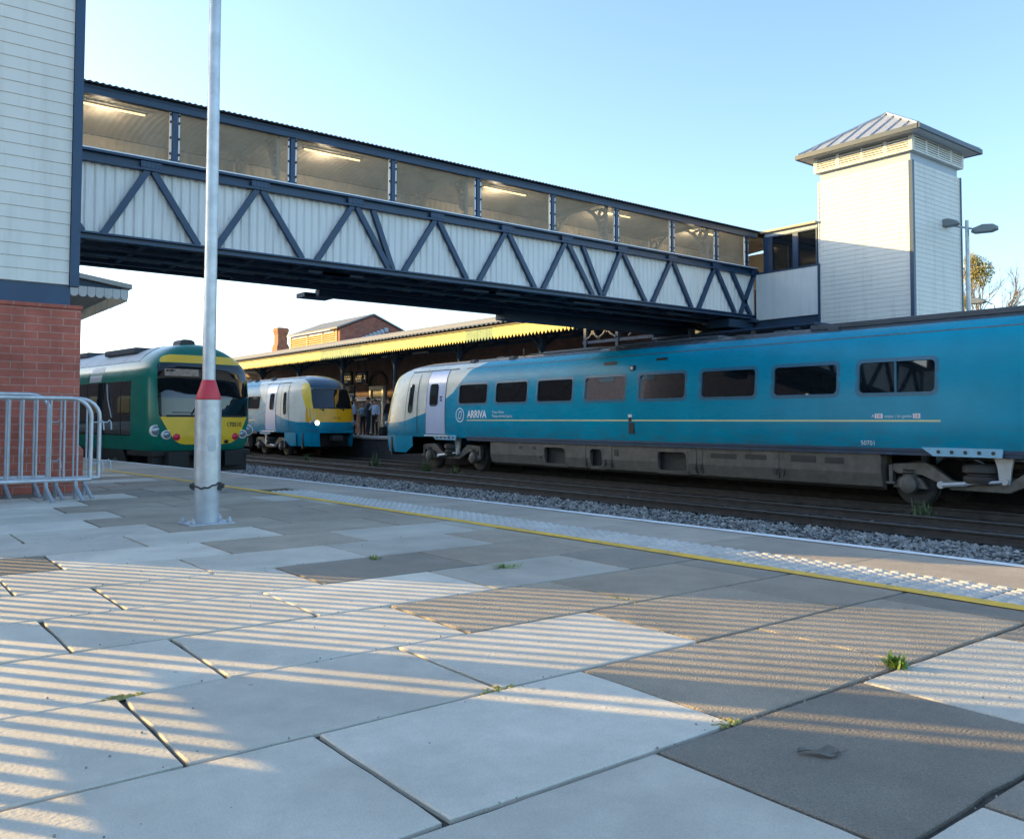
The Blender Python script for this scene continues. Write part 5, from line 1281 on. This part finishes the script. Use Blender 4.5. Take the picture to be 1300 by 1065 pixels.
# ---------------------------------------------------------------- twin street lamp and small lamp beyond the tower
def head(parent, x, y, z, ang, s=1.):
    b = MB(); ca, sa = math.cos(ang), math.sin(ang)
    pr = [(-.36, -.03), (-.30, .07), (-.05, .16), (.22, .14), (.36, .05), (.36, -.03), (.2, -.09), (-.25, -.09)]
    o = [(u * ca, v, 1) for u, v in pr]
    vs = []
    for w_ in (-.16, -.1, .1, .16):
        k = .8 if abs(w_) > .12 else 1
        for u, v in pr: vs.append((x + s * (u * k * ca - w_ * sa), y + s * (u * k * sa + w_ * ca), z + s * v * k))
    n = len(pr); fs = [list(range(n))[::-1], list(range(3 * n, 4 * n))]
    for a in range(3): fs += [(a * n + i, a * n + (i + 1) % n, (a + 1) * n + (i + 1) % n, (a + 1) * n + i) for i in range(n)]
    b.add(vs, fs); return b.build('lantern', M['lampgrey'], parent, smooth=30)
M['lampgrey'] = mat('weathered_lamp_casing', (.20, .23, .24), .5, .2, var=.15)
sl_ = thing('street_lamp', 'twin headed lamp column standing just right of the far lift tower', 'street lamp', (23.0, 10.12, 0))
b = MB(); b.lathe([(.066, 0), (.06, 3), (.047, 5.95)], n=12); b.build('pole', M['galv'], sl_, smooth=40)
b = MB(); b.tube([(0, 0, 5.75), (-.08, .24, 5.82), (-.1, .3, 5.86)], .026); b.tube([(0, 0, 5.75), (.04, -.19, 5.69), (.04, -.22, 5.68)], .026); b.each('arm', M['galv_dull'], sl_)
head(sl_, -.14, .46, 5.91, R(112), .86); head(sl_, .05, -.41, 5.64, R(-70), .86)
s2 = thing('street_lamp', 'small distant single headed lamp among the bare branches', 'street lamp', (45, 18.6, 0))
b = MB(); b.lathe([(.07, 0), (.06, 6.5)], n=10); b.tube([(0, 0, 6.5), (-.1, .3, 6.7)], .03); b.build('pole', M['galv'], s2, smooth=40); head(s2, -.2, .7, 6.72, R(105), 1.2)

# ---------------------------------------------------------------- bare trees beyond the tower
M['bark'] = mat('sunlit_bark', (.23, .185, .12), .9, var=.25, vs=3)
M['twig'] = mat('grey_brown_twigs', (.20, .165, .14), .9, var=.2)
M['mistle'] = mat('yellow_green_tuft', (.32, .27, .06), .8, var=.3, vs=5)
def tree(label, x, y, h, seed, spread, tufts=()):
    t = thing('bare_tree', label, 'tree', (x, y, -.1)); q = random.Random(seed); tr = MB(); tw = MB()
    def grow(p, d, l, r, dep):
        path = [p]; n = 4
        for k in range(n):
            d = (d + Vector((q.uniform(-.16, .16), q.uniform(-.16, .16), q.uniform(-.05, .12)))).normalized(); p = p + d * l / n; path.append(p)
        (tr if dep < 2 else tw).tube(path, [r * (1 - .45 * k / n) for k in range(n + 1)], 6 if dep < 2 else 4, cap=False)
        if dep >= 6: return
        for k in range(q.choice((2, 3, 3)) if dep else 4):
            f = q.uniform(.45, 1); pp = path[int(f * n)] if f < 1 else path[-1]
            a = q.uniform(0, 6.28); s = spread * q.uniform(.6, 1.2)
            nd_ = (d + Vector((math.cos(a) * s, math.sin(a) * s, q.uniform(-.15, .35)))).normalized()
            grow(pp, nd_, l * q.uniform(.6, .8), r * .55, dep + 1)
    grow(Vector((0, 0, 0)), Vector((.05, .02, 1)), h * .42, h * .018, 0)
    tr.build('trunk', M['bark'], t, smooth=50); tw.build('twigs', M['twig'], t, fix=False)
    for (u, v, z, r) in tufts:
        b = MB()
        for k in range(1500):
            d = Vector((q.gauss(0, 1), q.gauss(0, 1), q.gauss(0, 1))).normalized(); c = Vector((u, v, z)); r1 = r * q.uniform(.5, 1.05)
            p0 = c + d * r * q.random() ** .5; p1 = p0 + (d + Vector((q.gauss(0, .7), q.gauss(0, .7), q.gauss(-.2, .7)))).normalized() * r * .16; s_ = (p1 - p0).orthogonal().normalized() * .014 * (r / .5)
            b.add([p0 - s_, p0 + s_, p1 + s_, p1 - s_], [(0, 1, 2, 3)])
        b.build('mistletoe_clump', M['mistle'], t, fix=False)
    return t
def at(px, py, dist):
    """world point at a distance along the ray of a photo pixel"""
    d = (r2 * (px - 650) - u2 * (py - 487.5)) / F + fw; return Vector((0, 0, EYE)) + d * dist
a_ = at(1240, 346, 48); a2 = at(1234, 330, 48)
tb = at(1243, 500, 48)
tree('bare tree carrying round yellow mistletoe clumps behind the twin lamp', tb.x, tb.y, 10.5, 4, .55, [(a_.x - tb.x, a_.y - tb.y, a_.z + .1, .85), (a2.x - tb.x, a2.y - tb.y, a2.z + .1, .42)])
c_ = at(1285, 500, 56); tree('spreading bare tree at the right edge of the picture above the train roof', c_.x, c_.y, 11.0, 11, .75)
d_ = at(1223, 500, 44); e_ = at(1224, 385, 44); tree('thin bare tree half hidden beside the tower wall', d_.x, d_.y, 7.5, 9, .4, [(e_.x - d_.x, e_.y - d_.y, e_.z + .1, .35)])

# ---------------------------------------------------------------- weeds, leaf, litter
M['weed'] = mat('fresh_green_leaf', (.19, .29, .045), .6, var=.3, vs=8)
M['weed2'] = mat('dusty_green_leaf', (.10, .14, .06), .7, var=.3, vs=8)
def weed(label, x, y, z, h, w_, n, seed, m='weed2', tall=True):
    t = thing('weed', label, 'weed', (x, y, z)); q = random.Random(seed); b = MB(); s_ = MB()
    for k in range(n):
        a = q.uniform(0, 6.28); lean = q.uniform(.1, 1.); hh = h * q.uniform(.5, 1.1) * (1.15 - .55 * lean); r = w_ * lean
        bx, by = q.gauss(0, w_ * .22), q.gauss(0, w_ * .22)
        pts = [Vector((bx + r * f ** 1.4 * math.cos(a), by + r * f ** 1.4 * math.sin(a), hh * (f - .28 * lean * f * f))) for f in (0, .33, .66, 1)]
        ww = (.012 if tall else .012) * (h / .25) ** .5; sd_ = Vector((-math.sin(a), math.cos(a), 0))
        o = len(b.v); wd = (.5, 1., .9, .05)
        for p, f in zip(pts, wd): b.v += [tuple(p - sd_ * ww * f), tuple(p + sd_ * ww * f)]
        for i in range(3): b.f.append([o + 2 * i, o + 2 * i + 1, o + 2 * i + 3, o + 2 * i + 2]); b.m.append(0)
        if tall and k % 3 == 0:
            for f in (1, 2):
                p = pts[f + 1]; a2_ = a + q.uniform(-2, 2)
                d = Vector((math.cos(a2_), math.sin(a2_), .4)) * .05; e = Vector((-math.sin(a2_), math.cos(a2_), 0)) * .018
                b.add([p, p + d * .5 + e, p + d, p + d * .5 - e], [(0, 1, 2, 3)])
    b.build('leaves', M[m], t, fix=False)
    if tall:
        for k in range(4): a = q.uniform(0, 6.28); s_.tube([(0, 0, 0), (w_ * .3 * math.cos(a), w_ * .3 * math.sin(a), h * .95)], .004, 5)
        s_.build('stem', M['weed2'], t, fix=False)
    return t
weed('bright green tuft growing from a joint in the foreground paving', 2.47, 1.315, 0, .046, .046, 80, 1, 'weed', False)
weed('small green sprout in the paving between pale and dark slabs', 2.23, 3.99, 0, .03, .05, 18, 2, 'weed', False)
weed('low mossy green growth along the edge of the dark slab', 2.62, 3.38, 0, .018, .11, 40, 12, 'weed', False)
zb = -1.12
for k, (lab, x, y, h, w_, n) in enumerate((
    ('leafy weed on the track below the lit headlight of the yellow front', 16.1, 34.9, .42, .45, 60),
    ('tall weed standing in the gap between the two blue and cream trains', 16.35, 29.3, .62, .32, 55),
    ('weed beside the front wheels of the blue train', 16.0, 25.1, .55, .35, 55),
    ('smaller weed beside the rear wheel of the leading wheelset', 15.9, 23.2, .42, .3, 40),
    ('flowering weed under the axle box near the right edge', 15.75, 7.85, .42, .3, 60),
    ('tiny weed in the ballast near the long equipment skirt', 15.6, 9.9, .2, .14, 22),
    ('low sprawling weed on the middle track left of the tall one', 15.4, 30.9, .22, .4, 50))):
    weed(lab, x, y, zb, h, w_, n, 20 + k)
for k, (lab, x, y, w_, m_) in enumerate((
    ('dry yellow moss where four foreground slabs meet near the middle', 1.42, 1.87, .035, 'moss'),
    ('yellowish moss in the joint at the corner of the dark aggregate slab', 1.70, 1.33, .03, 'moss'),
    ('sandy moss patch along the joint left of the middle slabs', .61, 2.42, .03, 'moss'),
    ('pale moss in the joint right of the bright lit slab', 2.53, 2.50, .05, 'moss'))):
    M.setdefault('moss', mat('dry_moss', (.30, .27, .09), .95, var=.35, vs=30))
    t = thing('moss', lab, 'moss', (x, y, -.004)); b = MB(); q = random.Random(60 + k)
    for i in range(46):
        a, r = q.uniform(0, 6.28), w_ * q.random() ** .7; px, py, s_ = r * math.cos(a) * (1.6 if k != 3 else .5), r * math.sin(a) * (.7 if k != 3 else 2.2), q.uniform(.004, .009)
        b.lathe([(s_, 0), (s_ * .8, s_ * .5), (s_ * .2, s_ * .8)], (px, py, 0), 5)
    b.build('leaves', M['moss'], t, fix=False, smooth=60)
gr = MB(); q = random.Random(77)
for k in range(420):
    if k % 3: y = 1.31 + .5525 * q.randrange(-3, 9) + q.gauss(0, .012); x = q.uniform(0, 3.5)
    else: x, y = q.uniform(.2, 3.5), q.uniform(.8, 6)
    s_ = q.uniform(.0012, .0035); gr.lathe([(s_, 0), (s_ * .9, s_), (s_ * .2, s_ * 1.5)], (x, y, 0), 5)
o = gr.build('grit', M['stone1'], fix=False); o['kind'] = 'stuff'
lf = MB(); q = random.Random(5)
def lp_(k): 
    f = k / 8; return f
rows = []
for k in range(9):
    f = k / 8; w_ = .016 * math.sin(math.pi * min(1, f * 1.02)) ** .7 + .001
    rows.append([((f - .5) * .095, -w_ + .01 * math.sin(f * 7), .008 + .004 * math.sin(f * 6)), ((f - .5) * .095, .006 * math.sin(f * 7), .004 + .003 * math.sin(f * 5)), ((f - .5) * .095, w_ + .008 * math.sin(f * 9), .010 + .004 * math.cos(f * 8))])
lf.grid(rows); lf.tube([(.045, 0, .004), (.065, .005, .007)], .0015, 5)
M['leaf'] = mat('dry_leaf', (.16, .14, .115), .8, var=.3, vs=20)
o = lf.build('dead_leaf', M['leaf'], fix=False); o.location = (1.69, 1.075, .002); o.rotation_euler = (0, 0, R(-35)); tag(o, 'dry curled grey leaf lying on the dark foreground slab', 'leaf')
lt_ = MB(); lt_.lathe([(.02, 0), (.13, .01), (.15, .05), (.09, .10), (.02, .11)], n=9); lt_.v = [(x * 1.5 + .02 * math.sin(9 * y), y * .8, z) for x, y, z in lt_.v]
o = lt_.build('litter_bag', M['white'], smooth=50); o.location = (13.95, 10.6, -1.09); tag(o, 'crumpled white litter lying between the rails of the middle track', 'litter')

# ---------------------------------------------------------------- signs on the far platform
M['screen'] = mat('dark_display_screen', (.02, .028, .036), .85, var=.1, spec=.1); M['scrtext'] = mat('dim_display_rows', (.10, .09, .08), .6, var=.3, vs=30)
M['signred'] = mat('dark_red_poster_ink', (.30, .03, .09), .5, var=.1); M['signlil'] = mat('lilac_poster_ink', (.42, .34, .52), .5, var=.1)
def hang_sign(label, px0, px1, py0, py1, X):
    ya, yb = on_wall(px1, X), on_wall(px0, X); D = X * math.sin(yaw) + (ya + yb) / 2 * math.cos(yaw)
    z1, z0 = EYE + (534 - py0) * D / F, EYE + (534 - py1) * D / F
    t = thing('display_board', label, 'sign', (X, (ya + yb) / 2, (z0 + z1) / 2), 0, 'hanging departure screens')
    h, w_ = (z1 - z0) / 2, (yb - ya) / 2
    b = MB(); b.box(-.02, .12, -w_, w_, -h, h); b.build('case', M['screen'], t, bevel=.02)
    b = MB(); q = random.Random(int(px0))
    for k in range(4):
        zz = h * (.7 - .42 * k); u = -w_ * .8
        b.box(-.026, -.021, -w_ * .2, w_ * .82, zz - .04, zz + .03) if k == 3 else None
        while u < w_ * .6 and k < 3:
            l = q.uniform(.08, .25); b.box(-.026, -.021, u, u + l, zz - .05, zz + .04); u += l + .06
    b.build('screen_text', M['scrtext'], t)
    b = MB(); b.tube([(.05, -w_ * .7, h), (.05, -w_ * .7, h + .7)], .02); b.tube([(.05, w_ * .7, h), (.05, w_ * .7, h + .7)], .02); b.each('hanger', M['dark'], t)
hang_sign('left dark departure screen hanging beside the yellow train cab', 434, 446, 472, 489, 21.6)
hang_sign('right dark departure screen hanging left of the door arch', 451, 465, 472, 487.5, 21.6)
def wall_sign(label, px0, px1, py0, py1, X, red):
    ya, yb = on_wall(px1, X), on_wall(px0, X); D = X * math.sin(yaw) + (ya + yb) / 2 * math.cos(yaw)
    z1, z0 = EYE + (534 - py0) * D / F, EYE + (534 - py1) * D / F; h, w_ = (z1 - z0) / 2, (yb - ya) / 2
    t = thing('wall_sign', label, 'sign', (X, (ya + yb) / 2, (z0 + z1) / 2))
    b = MB(); b.box(-.02, .03, -w_, w_, -h, h); b.build('board', M['white'], t)
    b = MB()
    if red: b.lathe([(h * .55, 0), (h * .55, -.01)], (-.02, w_ * .72, 0), 14, axis='x'); b.box(-.026, -.0205, -w_ * .7, w_ * .45, -h * .25, h * .3)
    else: b.box(-.026, -.0205, -w_ * .8, w_ * .8, -h * .3, h * .4)
    b.build('sign_mark', M['signred'] if red else M['signlil'], t)
wall_sign('white wall sign with a dark red mark behind the talking men', 451, 465.5, 504.5, 509, 23.3, True)
wall_sign('lilac and white wall sign at the edge of the yellow cab', 441, 446.5, 504.5, 509, 23.3, False)
# ---------------------------------------------------------------- people waiting on the far platform
def cl(name, c): return mat(name, c, .8, var=.12, vs=9)
M['skin'] = cl('skin', (.50, .30, .22)); M['hair_d'] = cl('dark_hair', (.03, .022, .018)); M['hair_g'] = cl('grey_hair', (.28, .25, .22))
M['shirt'] = cl('pale_blue_shirt', (.38, .52, .68)); M['shirt_t'] = cl('teal_shirt', (.16, .33, .42)); M['shirt_w'] = cl('light_blue_white_shirt', (.48, .58, .70))
M['navycl'] = cl('navy_suit_cloth', (.02, .025, .042)); M['blackcl'] = cl('black_cloth', (.014, .015, .018)); M['jeans'] = cl('blue_denim', (.03, .11, .20)); M['shoe'] = cl('black_shoe', (.012, .012, .012))
def person(label, px, X, heading, h, mats, armL, armR, stout=1., hair='hair_d', lean=0., stride=.0):
    """mats: (upper, lower, forearm); arm = (elbow, wrist) in body space (x right, y forward, z up), heights for 1.75 m"""
    y_ = on_wall(px, X); k = h / 1.75
    t = thing('person', label, 'person', (X, y_, 0), heading)
    V, E_, Rr, T = [], [], [], []
    def v(x, y, z, r, tag_):
        V.append((x * k, y * k, z * k)); Rr.append(r * k); T.append(tag_); return len(V) - 1
    def link(*ids):
        for a, b_ in zip(ids, ids[1:]): E_.append((a, b_))
    s = stout
    pel = v(0, 0, .95, .125 * s, 'lo'); wai = v(0, .01, 1.10, .125 * s, 'up'); che = v(0, .0 + lean, 1.30, .135 * s, 'up'); sho = v(0, -.01 + lean, 1.43, .09, 'up'); nec = v(0, .0 + lean, 1.50, .052, 'sk'); hd0 = v(0, .02 + lean, 1.58, .075, 'sk'); hd1 = v(0, .015 + lean, 1.66, .088, 'sk'); hd2 = v(0, .005 + lean, 1.72, .062, 'sk')
    link(pel, wai, che, sho, nec, hd0, hd1, hd2)
    ns = v(0, .115 + lean, 1.615, .014, 'sk'); link(hd0, ns)
    for sg in (-1, 1):
        ea = v(sg * .092, .0 + lean, 1.63, .016, 'sk'); link(hd1, ea)
        hip = v(sg * .09, 0, .90, .095 * (.6 + .4 * s), 'lo'); kn = v(sg * .11, .02 + sg * stride, .50, .062, 'lo'); an = v(sg * .12, -.01 + sg * stride, .10, .045, 'lo'); he = v(sg * .12, -.02 + sg * stride, .05, .042, 'sh'); to = v(sg * .14, .16 + sg * stride, .035, .035, 'sh')
        link(pel, hip, kn, an, he, to)
        el, wr = (armL if sg < 0 else armR)
        sh_ = v(sg * .185, -.01 + lean, 1.42, .062, 'up'); e = v(*el, .045, 'up'); w1 = v(*wr, .03, 'fa')
        link(sho, sh_, e, w1)
        d = (Vector(wr) - Vector(el)).normalized(); sd_ = d.cross(Vector((0, 0, 1))) if abs(d.z) < .9 else Vector((sg, 0, 0)); sd_ = sd_ if sd_.length > .01 else Vector((1, 0, 0)); sd_.normalize()
        pm = Vector(wr) + d * .075; p_ = v(*pm, .028, 'sk'); link(w1, p_)
        for f, ln in ((-1.5, .055), (-.5, .075), (.5, .08), (1.5, .07)):
            b0 = pm + sd_ * f * .019 + d * .03; f1 = v(*b0, .0095, 'sk'); f2 = v(*(b0 + d * ln * .55), .0085, 'sk'); f3 = v(*(b0 + d * ln * .9 + d.cross(sd_) * .018), .0075, 'sk'); link(p_, f1, f2, f3)
        th = Vector(wr) + d * .035 + sd_ * .035 * sg; f1 = v(*th, .011, 'sk'); f2 = v(*(th + d * .05 + sd_ * .02 * sg), .009, 'sk'); link(w1, f1, f2)
    me = bpy.data.meshes.new('person_skeleton'); me.from_pydata(V, E_, []); ob_ = bpy.data.objects.new('tmp', me); COL.objects.link(ob_)
    sk = ob_.modifiers.new('skin', 'SKIN'); sk.use_smooth_shade = True
    for i, d in enumerate(me.skin_vertices[0].data): d.radius = (Rr[i], Rr[i]); d.use_root = (i == 0)
    for i in (pel, wai, che, sho): me.skin_vertices[0].data[i].radius = (Rr[i] * 1.22, Rr[i] * .9)
    sb_ = ob_.modifiers.new('sub', 'SUBSURF'); sb_.levels = 1; sb_.render_levels = 1
    bpy.context.view_layer.update()
    out = bpy.data.meshes.new_from_object(ob_.evaluated_get(bpy.context.evaluated_depsgraph_get())); bpy.data.objects.remove(ob_); out.name = 'body'
    idx = {'up': 0, 'lo': 1, 'fa': 2, 'sk': 3, 'sh': 4}
    out.materials.clear()
    for mm in (mats[0], mats[1], mats[2], 'skin', 'shoe'): out.materials.append(M[mm])
    VV = [Vector(p) for p in V]
    for p in out.polygons:
        c = p.center; best = min(range(len(VV)), key=lambda i: (c - VV[i]).length - Rr[i] * .9); p.material_index = idx[T[best]]; p.use_smooth = True
    bo = bpy.data.objects.new('body', out); COL.objects.link(bo); bo.parent = t
    hb = MB(); n = 12; rows = []
    for i in range(6):
        ph = R(95 - i * 21); rr = .10 * math.cos(ph) if i else 0.003
        rows.append([(rr * math.cos(2 * math.pi * j / n) * k * .98, (lean + .005 + rr * 1.12 * math.sin(2 * math.pi * j / n) - (.015 if i > 2 else 0)) * k, (1.662 + .105 * math.sin(ph) + (.02 if i > 3 and math.sin(2 * math.pi * j / n) > .3 else 0)) * k) for j in range(n)])
    hb.grid(rows, closed=True); hb.build('hair', M[hair], t, smooth=60)
    eb = MB()
    for sg in (-1, 1): eb.lathe([(.004 * k, 0), (.011 * k, .004), (.004 * k, .008)], (sg * .033 * k, (.098 + lean) * k, 1.645 * k), 6, axis='y')
    eb.each('eye', M['hair_d'], t)
    return t
def face(dx, dy): return math.atan2(-dx, dy)
hangL, hangR = ((-.24, -.03, 1.14), (-.25, .05, .90)), ((.24, -.03, 1.14), (.25, .05, .90))
person('man in pale blue shirt and dark trousers, back turned, next to the yellow cab', 450, 20.4, face(.8, -.5), 1.78, ('shirt', 'blackcl', 'shirt'), hangL, ((.24, .1, 1.18), (.12, .34, 1.2)))
person('shorter person in teal shirt with folded arms between two men', 461, 20.9, face(-1, -.4), 1.62, ('shirt_t', 'blackcl', 'skin'), ((-.25, .03, 1.16), (-.02, .2, 1.12)), ((.25, .03, 1.16), (.02, .22, 1.08)), hair='hair_g')
person('tall man in a dark navy suit seen from behind', 467.5, 20.6, face(1, -.1), 1.86, ('navycl', 'navycl', 'navycl'), hangL, ((.25, .05, 1.2), (.16, .28, 1.3)))
person('stout man in light shirt raising a phone to his ear', 476.5, 20.5, face(-1, -.35), 1.74, ('shirt_w', 'blackcl', 'skin'), hangL, ((.30, .12, 1.24), (.13, .06, 1.52)), stout=1.18)
person('man in black jacket and jeans standing alone by the door, looking left', 493.5, 20.9, face(-.3, 1), 1.80, ('blackcl', 'jeans', 'blackcl'), ((-.25, .02, 1.16), (-.1, .2, 1.0)), ((.25, .02, 1.16), (.1, .2, 1.0)), stout=1.05)
yb_ = on_wall(486.5, 20.6)
hbg = thing('holdall', 'black bag standing on the platform beside the man in jeans', 'bag', (20.6, yb_, 0))
b = MB(); b.prism([(-.22, 0), (.22, 0), (.24, .2), (.16, .42), (-.16, .42), (-.24, .2)], -.13, .13, 'x'); b.build('bag_body', M['blackcl'], hbg, bevel=.04)
b = MB(); b.tube([(0, -.12, .41), (0, -.1, .55), (0, .1, .55), (0, .12, .41)], .014); b.build('handle', M['blackcl'], hbg)
